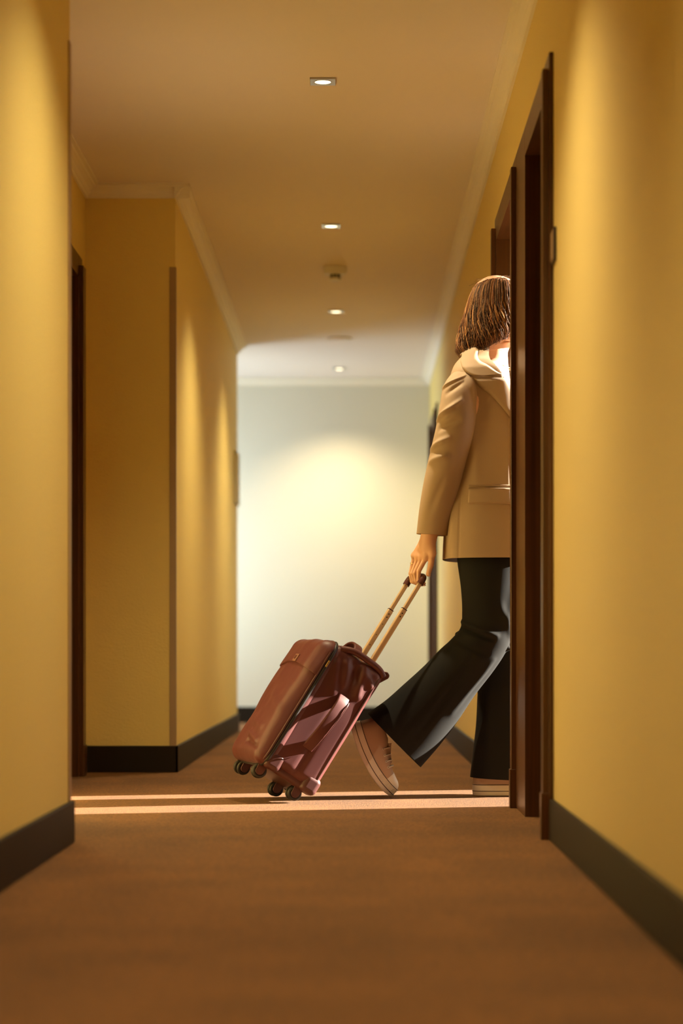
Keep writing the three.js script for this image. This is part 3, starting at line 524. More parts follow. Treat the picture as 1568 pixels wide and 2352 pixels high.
const headSdf = (x, y, z) => {
  const qx = x - HC.x, qy = y - HC.y, qz = z - HC.z, f = qx * HF.x + qz * HF.z, s = qx * HS.x + qz * HS.z;
  let d = headParts(f, qy, s); for (const h of headFine) d = smin(d, h(f, qy, s), 0.010); for (const h of ears) d = smin(d, h(f, qy, s), 0.006);
  for (const k of [1, -1]) d = Math.max(d, -(Math.hypot(f - 0.092, (qy - 0.012) * 1.2, s - 0.032 * k) - 0.017));
  return d;
};
const neckA = headP(-0.022, -0.04, 0), neckB = V(0.462, 1.44, -7.36);
const neckSdf = bone(neckA, neckB, 0.048, 0.056);
const sh = torsoPt(1.40, 1.5, -0.05), el = P(1028, 1050, 7.185), wr = P(986, 1228, 7.25);
const legPts = [[P(1130, 1250, 7.29), P(1118, 1465, 7.285), P(890, 1655, 7.345)], [P(1150, 1250, 7.44), P(1172, 1500, 7.455), P(1150, 1770, 7.44)]];
const bodySdf = blend([headSdf, neckSdf, bone(V(0.45, 1.40, -7.44), V(0.45, 1.40, -7.28), 0.06, 0.06), bone(V(0.455, 1.33, -7.36), V(0.46, 1.20, -7.36), 0.095, 0.09), bone(V(0.46, 1.2, -7.36), V(0.47, 0.95, -7.36), 0.09, 0.10),
  bone(V(0.47, 0.92, -7.42), V(0.47, 0.92, -7.30), 0.09, 0.09), bone(sh, el, 0.042, 0.036), bone(el, wr, 0.036, 0.025), bone(LS, LE, 0.042, 0.036), bone(LE, LW, 0.036, 0.024),
  ...legPts.flatMap(([a, b, c]) => [bone(a, b, 0.062, 0.045), bone(b, c, 0.045, 0.028)])], 0.03);
// hands: palm with metacarpals, four fingers of unequal length, thumb; right hand closed on the trolley grip
const GRIP = {};                                              // filled from the suitcase frame below
const SC = (() => {                                           // suitcase frame: O at the near rear wheel, W across, A up along the poles, N out of the front
  const yaw = 17.7 * Math.PI / 180, T = 32.9 * Math.PI / 180, n0 = V(-Math.cos(yaw), 0, Math.sin(yaw));
  return { O: V(-0.200, 0.0, -7.085), W: V(-Math.sin(yaw), 0, -Math.cos(yaw)), A: V(0, Math.cos(T), 0).addScaledVector(n0, -Math.sin(T)), N: V(0, Math.sin(T), 0).addScaledVector(n0, Math.cos(T)) };
})();
const sc = (w, a, n) => SC.O.clone().addScaledVector(SC.W, w).addScaledVector(SC.A, a).addScaledVector(SC.N, n);
const GA = 0.872, GN = 0.012;
function handSdf(wrist, knuckles, chains, thumb, r = 0.0086) {
  const palm = blend([bone(wrist, wrist.clone().lerp(knuckles[1], 0.5), 0.024, 0.022), ...knuckles.map((k) => bone(wrist.clone().lerp(k, 0.18), k, 0.017, 0.0115)), bone(knuckles[0], knuckles[3], 0.0105, 0.009), bone(thumb[0], thumb[1], 0.015, 0.0125)], 0.012);
  const fs = chains.map((c, i) => blend(c.slice(1).map((p, j) => bone(c[j], p, r * [1, 1.04, 1, 0.9][i] * (1 - 0.09 * j), r * [1, 1.04, 1, 0.9][i] * (0.92 - 0.09 * j))), 0.002));
  fs.push(blend([bone(thumb[1], thumb[2], 0.0112, 0.0096), bone(thumb[2], thumb[3], 0.0096, 0.0078)], 0.003));
  return (x, y, z) => { let d = palm(x, y, z), f = 1e3; for (const q of fs) f = Math.min(f, q(x, y, z)); return smin(d, f, 0.005); };
}
const bar = (w, ang, r) => sc(w, GA, GN).addScaledVector(V(Math.cos(ang), Math.sin(ang), 0), r);          // point around the grip bar, angle in the picture plane
const kn = [P(979, 1279, 7.255), P(968, 1284, 7.282), P(959, 1283, 7.307), P(952, 1276, 7.327)];
const gw = [0.045, 0.068, 0.091, 0.112];
const chains = kn.map((k, i) => { const w = gw[i], R = 0.0205; return [k, bar(w, i ? 2.55 : 2.25, R + 0.006), bar(w, 3.75, R + 0.001), bar(w, 4.75, R)]; });
const thumbR = [P(989, 1246, 7.25), P(993, 1271, 7.243), P(989, 1298, 7.255), P(983, 1319, 7.266)];
const rightHand = handSdf(wr, kn, chains, thumbR);
const lDir = LW.clone().sub(LE).normalize(), lUp = V(0, 1, 0).addScaledVector(lDir, -lDir.y).normalize(), lSide = lDir.clone().cross(lUp).normalize();
const lp = (a, b, c) => LW.clone().addScaledVector(lDir, a).addScaledVector(lUp, b).addScaledVector(lSide, c);
const lkn = [lp(0.088, 0.024, 0), lp(0.092, 0.008, 0), lp(0.088, -0.009, 0), lp(0.08, -0.024, 0)];
const leftHand = handSdf(lp(0.005, 0, 0), lkn, [[0.042, 0.026, 0.02], [0.046, 0.029, 0.021], [0.043, 0.027, 0.02], [0.033, 0.02, 0.017]].map(([a, b, c], i) => { const k = [0.024, 0.008, -0.009, -0.024][i], x = [0.088, 0.092, 0.088, 0.08][i]; return [lkn[i], lp(x + a * 0.92, k, 0.016), lp(x + a * 0.92 + b * 0.6, k, 0.036), lp(x + a * 0.92 + b * 0.6 + c * 0.2, k, 0.054)]; }), [lp(0.015, 0.02, 0.01), lp(0.05, 0.036, 0.02), lp(0.078, 0.040, 0.028), lp(0.1, 0.036, 0.034)]);
{
  const around = (pts, m) => { const b = new THREE.Box3().setFromPoints(pts).expandByScalar(m); return [b.min, b.max]; };
  const hb = around([headP(-0.11, -0.14, -0.09), headP(0.13, 0.13, 0.09)], 0.02), wholeTop = 1.535;
  const whole = nets((x, y, z) => Math.max(bodySdf(x, y, z), y - wholeTop), V(-0.1, 0.02, -7.72), V(0.9, wholeTop + 0.03, -7.08), 0.012);
  const head = nets((x, y, z) => Math.max(smin(headSdf(x, y, z), neckSdf(x, y, z), 0.02), 1.50 - y), V(hb[0].x, 1.485, hb[0].z), hb[1], 0.0034);
  const r = nets((x, y, z) => smin(rightHand(x, y, z), bone(el, wr, 0.036, 0.025)(x, y, z), 0.012), ...around([wr.clone().add(V(0.0, 0.04, 0)), ...kn, ...chains.flat(), ...thumbR], 0.032), 0.0022);
  const l = nets((x, y, z) => smin(leftHand(x, y, z), bone(LE, LW, 0.036, 0.024)(x, y, z), 0.012), ...around([LW, lp(0.2, 0.03, 0.06), lp(0.1, -0.03, 0)], 0.03), 0.0028);
  const body = pm('body', [whole, head, r, l].map((g) => indexedUV(g)), M.skin);
  for (const k of [1, -1]) { const e = pm('eye', new THREE.SphereGeometry(0.0115, 20, 16).translate(...headP(0.077, 0.012, 0.032 * k).toArray()), M.eyewhite); pm('iris', new THREE.SphereGeometry(0.006, 16, 12).translate(...headP(0.0835, 0.012, 0.032 * k).toArray()), M.iris, e); }
  pm('lips', [new THREE.SphereGeometry(1, 20, 12).scale(0.007, 0.0055, 0.02).rotateY(-HY).translate(...headP(0.0905, -0.0605, 0).toArray()), new THREE.SphereGeometry(1, 20, 12).scale(0.007, 0.006, 0.018).rotateY(-HY).translate(...headP(0.0895, -0.071, 0).toArray())], M.lip);
  for (const k of [1, -1]) pm('eyebrow', tube([headP(0.089, 0.037, 0.016 * k), headP(0.086, 0.042, 0.032 * k), headP(0.073, 0.038, 0.05 * k)], 0.0028, 16, 6), M.scalp);
  const nailAt = (p, dir, s) => { const g = new THREE.SphereGeometry(1, 14, 10).scale(0.0052 * s, 0.0075 * s, 0.0018); g.applyQuaternion(new THREE.Quaternion().setFromUnitVectors(V(0, 0, 1), dir.clone().normalize())); return g.translate(p.x, p.y, p.z); };
  pm('thumb_nail', nailAt(thumbR[3].clone().add(V(0.005, -0.001, 0.006)), V(0.7, 0, 0.7), 1), M.nail);
  chains.forEach((c, i) => pm('finger_nail', nailAt(c[3].clone().add(V(0.002, -0.0072, i ? 0 : 0.002)), V(0.25, -0.95, 0.1), 0.9), M.nail));
  const mid = kn[3].clone().lerp(chains[3][1], 0.45), ringDir = chains[3][1].clone().sub(kn[3]).normalize();
  pm('finger_ring', new THREE.TorusGeometry(0.0088, 0.0012, 8, 28).applyQuaternion(new THREE.Quaternion().setFromUnitVectors(V(0, 0, 1), ringDir)).translate(mid.x, mid.y, mid.z), M.gold);
}
{ // necklaces: fine beaded chain around the neck and a longer one with a drop
  const nk = (y0, dip, ra, rb) => { const pts = []; for (let i = 0; i < 40; i++) { const a = i / 40 * Math.PI * 2; pts.push(V(0.466, 0, -7.36).setY(y0 - dip * (0.5 + 0.5 * Math.cos(a))).addScaledVector(F, ra * Math.cos(a)).addScaledVector(S, rb * Math.sin(a))); } return pts; };
  const a = nk(1.478, 0.034, 0.062, 0.061);
  pm('necklace', [tube(a, 0.0007, 120, 5, true), ...new THREE.CatmullRomCurve3(a, true).getSpacedPoints(90).map((p) => new THREE.IcosahedronGeometry(0.0016, 1).translate(p.x, p.y, p.z))], M.gold);
  const c = torsoPt(1.36, 0.25, -0.028);
  pm('pendant', new THREE.SphereGeometry(0.004, 12, 10).scale(1, 1.4, 0.6).translate(c.x, c.y, c.z), M.gold);
}
// ---- hair: wavy bob of many locks over a darker under-layer
{
  const top = 1.752, bz = HC.z;
  const Rb = [[0, 0.0], [0.02, 0.040], [0.06, 0.066], [0.12, 0.084], [0.24, 0.099], [0.40, 0.111], [0.56, 0.124], [0.72, 0.136], [0.86, 0.142], [0.95, 0.138], [1, 0.124]];
  const Rs = [[0, 0.0], [0.02, 0.040], [0.06, 0.062], [0.12, 0.076], [0.24, 0.088], [0.40, 0.094], [0.56, 0.098], [0.72, 0.101], [0.86, 0.101], [0.95, 0.096], [1, 0.086]];
  const Rf = [[0, 0.0], [0.02, 0.045], [0.06, 0.072], [0.12, 0.090], [0.24, 0.100], [0.40, 0.098], [0.56, 0.086], [0.72, 0.074], [0.86, 0.066], [0.95, 0.062], [1, 0.058]];
  const at = (T, h) => { for (let i = 1; i < T.length; i++) if (h <= T[i][0]) return lerp(T[i - 1][1], T[i][1], (h - T[i - 1][0]) / (T[i][0] - T[i - 1][0])); return T[T.length - 1][1]; };
  const bottom = (phi) => lerp(1.482, 1.535, smooth(0.5, 2.1, Math.abs(phi)));
  const surf = (phi, h, k) => {                                // phi: 0 at the back, + towards the camera
    const c = Math.cos(phi), s = Math.sin(phi), f = c > 0 ? at(Rb, h) : at(Rf, h), w = at(Rs, h), r = 1 / Math.sqrt(c * c / (f * f + 1e-9) + s * s / (w * w + 1e-9));
    return HC.clone().setY(lerp(top, bottom(phi), h)).addScaledVector(HF, -c * r * k + 0.002).addScaledVector(HS, s * r * k);
  };
  const pos = [], tri = [], n = 72, m = 44, lim = 2.05;
  for (let j = 0; j <= m; j++) for (let i = 0; i <= n; i++) { const u = i / n * 2 - 1, h = Math.pow(j / m, 1.6) * 0.97, span = h < 0.2 ? Math.PI : lerp(Math.PI, lim, smooth(0.2, 0.3, h)), p = surf(u * span, h, 0.93); pos.push(p.x, p.y - 0.004, p.z); }
  for (let j = 0; j < m; j++) for (let i = 0; i < n; i++) { const a = j * (n + 1) + i, b = a + n + 1; tri.push(a, b, a + 1, a + 1, b, b + 1); }
  const g = new THREE.BufferGeometry(); g.setAttribute('position', new THREE.Float32BufferAttribute(pos, 3)); g.setIndex(tri); g.computeVertexNormals(); indexedUV(g, 4);
  const hair = pm('hair', g, M.scalp); hair.userData.label = 'chin-length wavy brown hair';
  const locks = [], tones = [[0.060, 0.024, 0.009], [0.09, 0.036, 0.013], [0.26, 0.115, 0.042], [0.035, 0.015, 0.006], [0.44, 0.22, 0.085], [0.13, 0.042, 0.014], [0.05, 0.02, 0.008]];
  for (let q = 0; q < 900; q++) {
    const phi = rr(-1, 1) * 2.12, k = rr(0.94, 1.035), ph = Math.floor(phi * 6) * 1.7 + rr(-0.5, 0.5), amp = rr(0.004, 0.011), wav = rr(12, 19), end = rr(0.9, 1.03), sway = rr(-0.10, 0.10), r = rr(0.0009, 0.0024), h0 = rr(0.0, 0.05), pts = [];
    const flare = rr(-0.01, 0.012) ;
    for (let i = 0; i <= 13; i++) {
      const h = lerp(h0, end, Math.pow(i / 13, 1.25)), wv = smooth(0.15, 0.7, h), a = phi + sway * h + amp * wv * 10 * Math.sin(h * wav + ph) * 0.9;
      const p = surf(clamp(a, -2.25, 2.25), Math.min(h, 1), k + wv * amp * 3 * Math.cos(h * wav + ph) + flare * smooth(0.8, 1, h) * 3); if (h > 1) p.y -= (h - 1) * 0.2; pts.push(p);
    }
    const t = new THREE.TubeGeometry(new THREE.CatmullRomCurve3(pts), 20, r, 5), c = tones[Math.floor(rnd() * tones.length)], v = rr(0.75, 1.3), col = new Float32Array(t.attributes.position.count * 3);
    // taper the lock at both ends and give it one dye tone
    const pp = t.attributes.position; const cv = new THREE.CatmullRomCurve3(pts);
    for (let i = 0; i < pp.count; i++) { col[3 * i] = c[0] * v; col[3 * i + 1] = c[1] * v; col[3 * i + 2] = c[2] * v; const s = Math.floor(i / 6) / 20, o = cv.getPointAt(s), w = clamp(Math.min(s * 8 + 0.3, (1 - s) * 4 + 0.12), 0, 1); pp.setXYZ(i, o.x + (pp.getX(i) - o.x) * w, o.y + (pp.getY(i) - o.y) * w, o.z + (pp.getZ(i) - o.z) * w); }
    t.setAttribute('color', new THREE.BufferAttribute(col, 3)); locks.push(t);
  }
  for (let q = 0; q < 46; q++) {                                 // flyaway hairs at the crown and over the cheek
    const phi = rr(-3.1, 3.1), a = surf(phi, 0.03, 1.0), pts = [a, surf(phi + 0.2, 0.05, 1.15).add(V(rr(-0.01, 0.02), rr(0.0, 0.012), rr(-0.01, 0.01))), surf(phi + rr(-0.6, 0.6), 0.10, 1.2).add(V(rr(-0.01, 0.02), rr(0, 0.016), rr(-0.01, 0.01)))];
    const t = new THREE.TubeGeometry(new THREE.CatmullRomCurve3(pts), 12, 0.00035, 4), col = new Float32Array(t.attributes.position.count * 3); for (let i = 0; i < col.length; i += 3) { col[i] = 0.2; col[i + 1] = 0.09; col[i + 2] = 0.035; }
    t.setAttribute('color', new THREE.BufferAttribute(col, 3)); locks.push(t);
  }
  const lm = mesh('hair_locks', own(mergeGeometries(locks)), M.hair, hair); lm.userData.kind = 'stuff';
}
// ---- platform sneakers
function shoe(toeAt, pitch0, pitch1, side) {
  const L = 0.292, g = group('shoe', null, person); g.userData.label = 'beige canvas sneaker with a thick cream platform sole';
  const N = 60, line = [V(0, 0, 0)], ang = []; for (let i = 0; i <= N; i++) { const t = i / N; ang.push(lerp(pitch0, pitch1, Math.pow(t, 1.4))); if (i) line.push(line[i - 1].clone().add(V(Math.cos(ang[i - 1]), Math.sin(ang[i - 1]), 0).multiplyScalar(L / N))); }
  const warp = (x, y, z) => { const s = clamp(x / L, 0, 1) * N, i = Math.min(Math.floor(s), N - 1), f = s - i, c = line[i].clone().lerp(line[i + 1], f), a = lerp(ang[i], ang[i + 1], f), ex = x < 0 ? x : x > L ? x - L : 0; return V(c.x + ex * Math.cos(a) - y * Math.sin(a), c.y + ex * Math.sin(a) + y * Math.cos(a), z); };
  const apply = (geo) => { const p = geo.attributes.position; for (let i = 0; i < p.count; i++) { const q = warp(p.getX(i), p.getY(i), p.getZ(i)); p.setXYZ(i, q.x, q.y, q.z); } geo.computeVertexNormals(); return geo; };
  const hw = (t) => 0.0365 * Math.pow(clamp(1 - Math.pow(1 - clamp(t / 0.16, 0, 1), 2.2), 0, 1), 0.5) * (1 + 0.04 * Math.sin(t * 3)) * 1 + 0.0115 * smooth(0.35, 0.72, t) - (0.048 * (1 - Math.sqrt(clamp(1 - Math.pow(clamp((t - 0.74) / 0.26, 0, 1), 2.4), 0, 1))));
  const outline = (k) => { const a = k * Math.PI * 2, t = 0.5 - 0.5 * Math.cos(a), s = a < Math.PI ? 1 : -1; return [t * L, s * hw(t)]; };
  const layer = (rows, n = 96, capB = true, capT = true) => {
    const pos = [], tri = []; rows.forEach(([y, off, lift]) => { for (let i = 0; i < n; i++) { const [x, z] = outline(i / n), t = x / L, cx = L / 2; pos.push(cx + (x - cx) * (1 + off / (L / 2)), y + lift * Math.pow(clamp((t - 0.8) / 0.2, 0, 1), 2), z * (1 + off / 0.045)); } });
    for (let j = 0; j < rows.length - 1; j++) for (let i = 0; i < n; i++) { const a = j * n + i, b = j * n + (i + 1) % n, c = a + n, d = b + n; tri.push(a, b, c, b, d, c); }
    const cap = (j, f) => { for (let i = 1; i < n / 2; i++) { const a = j * n + i, b = j * n + (n - i) % n, a2 = j * n + i - 1, b2 = j * n + (n - i + 1) % n; f ? tri.push(a2, a, b2, a, b, b2) : tri.push(a2, b2, a, a, b2, b); } };
    if (capB) cap(0, false); if (capT) cap(rows.length - 1, true);
    const q = new THREE.BufferGeometry(); q.setAttribute('position', new THREE.Float32BufferAttribute(pos, 3)); q.setIndex(tri); q.computeVertexNormals(); return q;
  };
  const geos = [];
  const put = (n, geo, m, parent = g) => { geos.push([n, apply(geo), m, parent]); };
  const rimTube = (y, off, r, t0 = 0, t1 = 1) => { const pts = []; for (let i = 0; i <= 90; i++) { const k = lerp(t0, t1, i / 90), [x, z] = outline(k), cx = L / 2; pts.push(V(cx + (x - cx) * (1 + off / (L / 2)), y, z * (1 + off / 0.045))); } return tube(pts, r, 180, 6, false); };
  const sole = [layer([[0.0, -0.003, 0.006], [0.002, 0, 0.006], [0.0145, 0.001, 0.004], [0.016, 0.0, 0.003], [0.0175, 0.001, 0.003], [0.036, 0.0005, 0.0], [0.0385, -0.001, 0]])];
  const H_ = (t) => 0.036 + (t < 0.34 ? lerp(0.074, 0.072, t / 0.34) : lerp(0.072, 0.016, Math.pow((t - 0.34) / 0.66, 0.85)));
  const upper = (t0, t1, k, lift, n = 26, m = 40) => {
    const pos = [], tri = []; for (let j = 0; j <= m; j++) { const t = lerp(t0, t1, j / m), w = Math.max(0.001, (hw(t) - 0.002)) * k, h = (H_(t) - 0.034) * Math.sqrt(clamp(1 - Math.pow(clamp((t - 0.9) / 0.1, 0, 1), 3), 0.02, 1)) * (t < 0.02 ? 0.9 : 1) + lift; for (let i = 0; i <= n; i++) { const a = i / n * Math.PI, c = Math.cos(a), s = Math.sin(a); pos.push(t * L * 0.985 + 0.002, 0.034 + h * Math.pow(s, 0.75), w * Math.sign(c) * Math.pow(Math.abs(c), 0.7)); } }
    for (let j = 0; j < m; j++) for (let i = 0; i < n; i++) { const a = j * (n + 1) + i, b = a + n + 1; tri.push(a, a + 1, b, a + 1, b + 1, b); }
    const q = new THREE.BufferGeometry(); q.setAttribute('position', new THREE.Float32BufferAttribute(pos, 3)); q.setIndex(tri); return q;
  };
  put('sole', sole[0], M.rubber);
  put('sole_stripe', rimTube(0.0160, 0.0012, 0.0011), M.stripe);
  put('rim_stripe', rimTube(0.0372, 0.0006, 0.0011), M.stripe);
  { // ribbed toe bumper
    for (const sgn of [1, -1]) { const ribs = []; for (let i = 0; i < 22; i++) { const t = lerp(0.70, 0.985, i / 21), z = sgn * (hw(t) + 0.0008), y0 = 0.0195, y1 = 0.0335; ribs.push(tube([V(t * L, y0, z), V(t * L + 0.003, y1, z)], 0.0009, 2, 5)); }
      const pad = []; for (let i = 0; i <= 20; i++) { const t = lerp(0.69, 0.99, i / 20); pad.push(V(t * L, 0.0265, sgn * (hw(t) + 0.0002))); } ribs.push(tube(pad, 0.001, 30, 5));
      put('toe_bumper', mergeGeometries(ribs), M.rubber); }
  }
  put('upper', upper(0.0, 1, 1, 0), M.canvas);
  put('toe_cap', upper(0.80, 1, 1.02, 0.0018, 26, 16), M.rubber);
  put('tongue', (() => { const pts = []; return tube([V(0.40 * L, H_(0.40) + 0.004, 0), V(0.52 * L, H_(0.52) - 0.001, 0), V(0.66 * L, H_(0.66) - 0.004, 0)], 0.009, 16, 8); })(), M.canvas);
  [0.44, 0.53, 0.61, 0.69].forEach((t) => {
    const h = H_(t) - 0.034, wz = hw(t) - 0.002, sy = (q) => 0.034 + h * Math.pow(Math.sqrt(1 - Math.pow(q, 2 / 0.7)), 0.75), q1 = 0.80, q2 = 0.45;   // height of the canvas at a fraction of the half width
    put('lace', tube([V(t * L - 0.001, sy(q1) + 0.001, -wz * q1), V(t * L + 0.003, sy(q2) + 0.0035, -wz * q2), V(t * L + 0.006, sy(0) + 0.005, 0), V(t * L + 0.003, sy(q2) + 0.0035, wz * q2), V(t * L - 0.001, sy(q1) + 0.001, wz * q1)], 0.0026, 24, 6), M.lace);
    for (const k of [1, -1]) put('eyelet', new THREE.TorusGeometry(0.0036, 0.0013, 6, 18).rotateX(-0.45 * k).translate(t * L - 0.002, sy(q1) - 0.0006, k * (wz * q1 + 0.0018)), M.lace);
  });
  // put the lowest point of the sole on the carpet and the toe where the photo has it
  let minY = 1e3, maxX = -1e3; for (const [n, q] of geos) { q.computeBoundingBox(); minY = Math.min(minY, q.boundingBox.min.y); maxX = Math.max(maxX, q.boundingBox.max.x); }
  g.position.set(toeAt.x - maxX, 0.001 - minY, toeAt.z).sub(person.position); g.position.y = 0.001 - minY;
  for (const [n, q, m] of geos) mesh(n, indexedUV(q), m, g);
}
shoe(P(915, 1800, 7.36), -75 * Math.PI / 180, -42 * Math.PI / 180);
shoe(P(1085, 1820, 7.415).add(V(0.294, 0, 0)), 0, 0.02);

// ---------------------------------------------------------------- the suitcase
{
  const bag = group('suitcase', SC.O.clone()); tag(bag, 'maroon soft-sided spinner suitcase tilted on two wheels behind the woman', 'suitcase');
  const basis = new THREE.Matrix4().makeBasis(SC.W.clone().negate(), SC.A, SC.N);
  bag.quaternion.setFromRotationMatrix(basis);
  const m = (n, g, mat, parent = bag) => {                   // shapes are laid out with x along W; the frame's x axis is -W
    g = plain(Array.isArray(g) ? mergeGeometries(g.map(plain)) : g).clone(); const p = g.attributes.position, q = g.attributes.normal, u = g.attributes.uv;
    for (let i = 0; i < p.count; i++) { p.setX(i, -p.getX(i)); q.setX(i, -q.getX(i)); }
    for (let i = 0; i < p.count; i += 3) for (const at of [p, q, u]) { const a = [], b = []; for (let k = 0; k < at.itemSize; k++) { a.push(at.getComponent(i + 1, k)); b.push(at.getComponent(i + 2, k)); } for (let k = 0; k < at.itemSize; k++) { at.setComponent(i + 1, k, b[k]); at.setComponent(i + 2, k, a[k]); } }
    return mesh(n, mergeVertices(g, 1e-5), mat, parent);
  };
  const W0 = -0.055, W1 = 0.275, wc = (W0 + W1) / 2, hwid = (W1 - W0) / 2;
  const rbox = (x, y, z, cx, cy, cz, hx, hy, hz, r) => { const a = Math.abs(x - cx) - hx + r, b = Math.abs(y - cy) - hy + r, c = Math.abs(z - cz) - hz + r; return Math.hypot(Math.max(a, 0), Math.max(b, 0), Math.max(c, 0)) + Math.min(Math.max(a, b, c), 0) - r; };
  // rear case: slightly waisted, with gathers near the top of each side
  const ridge = (x, y, x0, y0, x1, y1, w) => { const dx = x1 - x0, dy = y1 - y0, t = clamp(((x - x0) * dx + (y - y0) * dy) / (dx * dx + dy * dy), 0, 1), q = Math.hypot(x - x0 - t * dx, y - y0 - t * dy) / w; return Math.exp(-q * q); };
  const caseSdf = (x, y, z) => {
    let d = rbox(x, y, z, wc, 0.285, 0.073, hwid, 0.225, 0.101, 0.030);
    d += 0.004 * ridge(y, z, 0.08, 0.062, 0.50, 0.062, 0.012) * smooth(0.1, 0.16, Math.abs(x - wc));              // seam along the side
    d -= 0.006 * ridge(y, z, 0.40, 0.02, 0.49, 0.05, 0.014) - 0.005 * ridge(y, z, 0.39, 0.045, 0.48, 0.07, 0.012) + 0.005 * ridge(y, z, 0.37, 0.10, 0.45, 0.14, 0.012) + 0.006 * ridge(y, z, 0.41, 0.08, 0.47, 0.11, 0.012) - 0.006 * ridge(y, z, 0.44, 0.05, 0.48, 0.09, 0.012) + 0.005 * ridge(y, z, 0.45, -0.005, 0.47, 0.03, 0.012);
    d -= 0.0030 * noise3(x * 14, y * 11, z * 14) * smooth(0.25, 0.5, y) + 0.0012 * noise3(x * 9 + 5, y * 7, z * 9);
    return d;
  };
  const body = m('body', indexedUV(nets(caseSdf, V(W0 - 0.03, 0.03, -0.06), V(W1 + 0.03, 0.54, 0.19), 0.0045)), M.bag);
  // bulging front compartment
  const frontSdf = (x, y, z) => {
    const bulge = 0.030 * Math.pow(Math.max(0, 1 - Math.pow((x - wc) / hwid, 2)), 0.6) * Math.pow(Math.max(0, 1 - Math.pow((y - 0.27) / 0.235, 2)), 0.5);
    let d = rbox(x, y, z - bulge * 0.6, wc, 0.272, 0.168, hwid + 0.003, 0.232, 0.042, 0.038);
    d -= 0.004 * noise3(x * 12, y * 9 + x * 5, z * 10 + 4) + 0.002 * noise3(x * 26 + 3, y * 20, z * 20);
    d -= 0.007 * ridge(x, y, 0.0, 0.10, 0.10, 0.125, 0.010) - 0.007 * ridge(x, y, -0.02, 0.085, 0.09, 0.10, 0.009) + 0.005 * ridge(x, y, 0.02, 0.15, 0.16, 0.18, 0.014) + 0.004 * ridge(x, y, -0.03, 0.23, 0.1, 0.28, 0.016);
    return d;
  };
  const front = m('front_compartment', indexedUV(nets(frontSdf, V(W0 - 0.04, 0.01, 0.09), V(W1 + 0.04, 0.54, 0.27), 0.0045)), M.bag);
  // flap over the front pocket: a second skin with a clean lower edge
  const flapEdge = (x) => 0.378 + 0.02 * Math.cos((x - wc) * 9);
  const flapSdf = (x, y, z) => Math.max(frontSdf(x, y, z) - 0.0055, flapEdge(x) - y, 0.172 - z, -(frontSdf(x, y, z) + 0.003));
  const flap = m('pocket_flap', indexedUV(nets(flapSdf, V(W0 - 0.04, 0.35, 0.14), V(W1 + 0.04, 0.54, 0.27), 0.0032)), M.bag);
  // badge on the flap
  const surfZ = (x, y) => { let z = 0.27; for (let i = 0; i < 60; i++) { const d = frontSdf(x, y, z); if (d < 0.0052) break; z -= Math.max(0.0006, (d - 0.005) * 0.6); } return z; };
  { const bxw = 0.080, by = 0.412, z0 = surfZ(bxw, by), e = 0.006, nx = (surfZ(bxw - e, by) - surfZ(bxw + e, by)) / (2 * e), ny = (surfZ(bxw, by - e) - surfZ(bxw, by + e)) / (2 * e);
    const q = new THREE.Quaternion().setFromUnitVectors(V(0, 0, 1), V(nx, ny, 1).normalize());
    const b = m('badge', new RoundedBoxGeometry(0.036, 0.028, 0.005, 2, 0.002).applyQuaternion(q).translate(bxw, by, z0 + 0.002), M.patch, flap);
    m('badge_print', new THREE.BoxGeometry(0.016, 0.013, 0.0012).translate(0.002, 0.001, 0.0026).applyQuaternion(q).translate(bxw, by, z0 + 0.002), M.bagTrim, b); }
  // zip around the compartment
  const loop = (w, y0, y1, r, z) => { const pts = [], c = [[wc + w - r, y1 - r, 0], [wc - w + r, y1 - r, 1], [wc - w + r, y0 + r, 2], [wc + w - r, y0 + r, 3]]; for (const [x, y, k] of c) for (let i = 0; i <= 8; i++) { const a = (k + i / 8) * Math.PI / 2; pts.push(V(x + r * Math.cos(a), y + r * Math.sin(a), z)); } return pts; };
  const zl = loop(hwid + 0.005, 0.044, 0.508, 0.05, 0.166);
  m('zip_tape', tube(zl, 0.0072, 220, 8, true), M.zip);
  m('zip_flange', tube(zl.map((p) => p.clone().add(V((p.x - wc) * 0.012, 0, 0.0105))), 0.0042, 220, 8, true), M.bagTrim);
  m('zip_pull', new RoundedBoxGeometry(0.004, 0.024, 0.006, 2, 0.0015).translate(W0 - 0.012, 0.43, 0.166), M.gold);
  // piping of the rear case
  m('piping', tube(loop(hwid - 0.004, 0.066, 0.504, 0.035, -0.012), 0.0042, 200, 8, true), M.bagTrim);
  // rolled edge and grab handle on top
  m('top_roll', tube([V(W0 + 0.012, 0.498, 0.150), V(W0 + 0.006, 0.514, 0.110), V(W0 + 0.006, 0.516, 0.05), V(W0 + 0.010, 0.512, 0.0), V(W0 + 0.014, 0.500, -0.024)], 0.011, 40, 10), M.bag);
  const strap = (pts, w, t, up) => { const c = new THREE.CatmullRomCurve3(pts), n = 40, pos = [], tri = []; for (let i = 0; i <= n; i++) { const p = c.getPointAt(i / n), tg = c.getTangentAt(i / n), s = up.clone(), o = tg.clone().cross(s).normalize(); for (let k = 0; k < 12; k++) { const a = k / 12 * Math.PI * 2, q = p.clone().addScaledVector(s, w * Math.sign(Math.cos(a)) * Math.pow(Math.abs(Math.cos(a)), 0.5)).addScaledVector(o, t * Math.sign(Math.sin(a)) * Math.pow(Math.abs(Math.sin(a)), 0.5)); pos.push(q.x, q.y, q.z); } } for (let i = 0; i < n; i++) for (let k = 0; k < 12; k++) { const a = i * 12 + k, b = i * 12 + (k + 1) % 12; tri.push(a, b, a + 12, b, b + 12, a + 12); } const g = new THREE.BufferGeometry(); g.setAttribute('position', new THREE.Float32BufferAttribute(pos, 3)); g.setIndex(tri); g.computeVertexNormals(); return indexedUV(g, 1); };
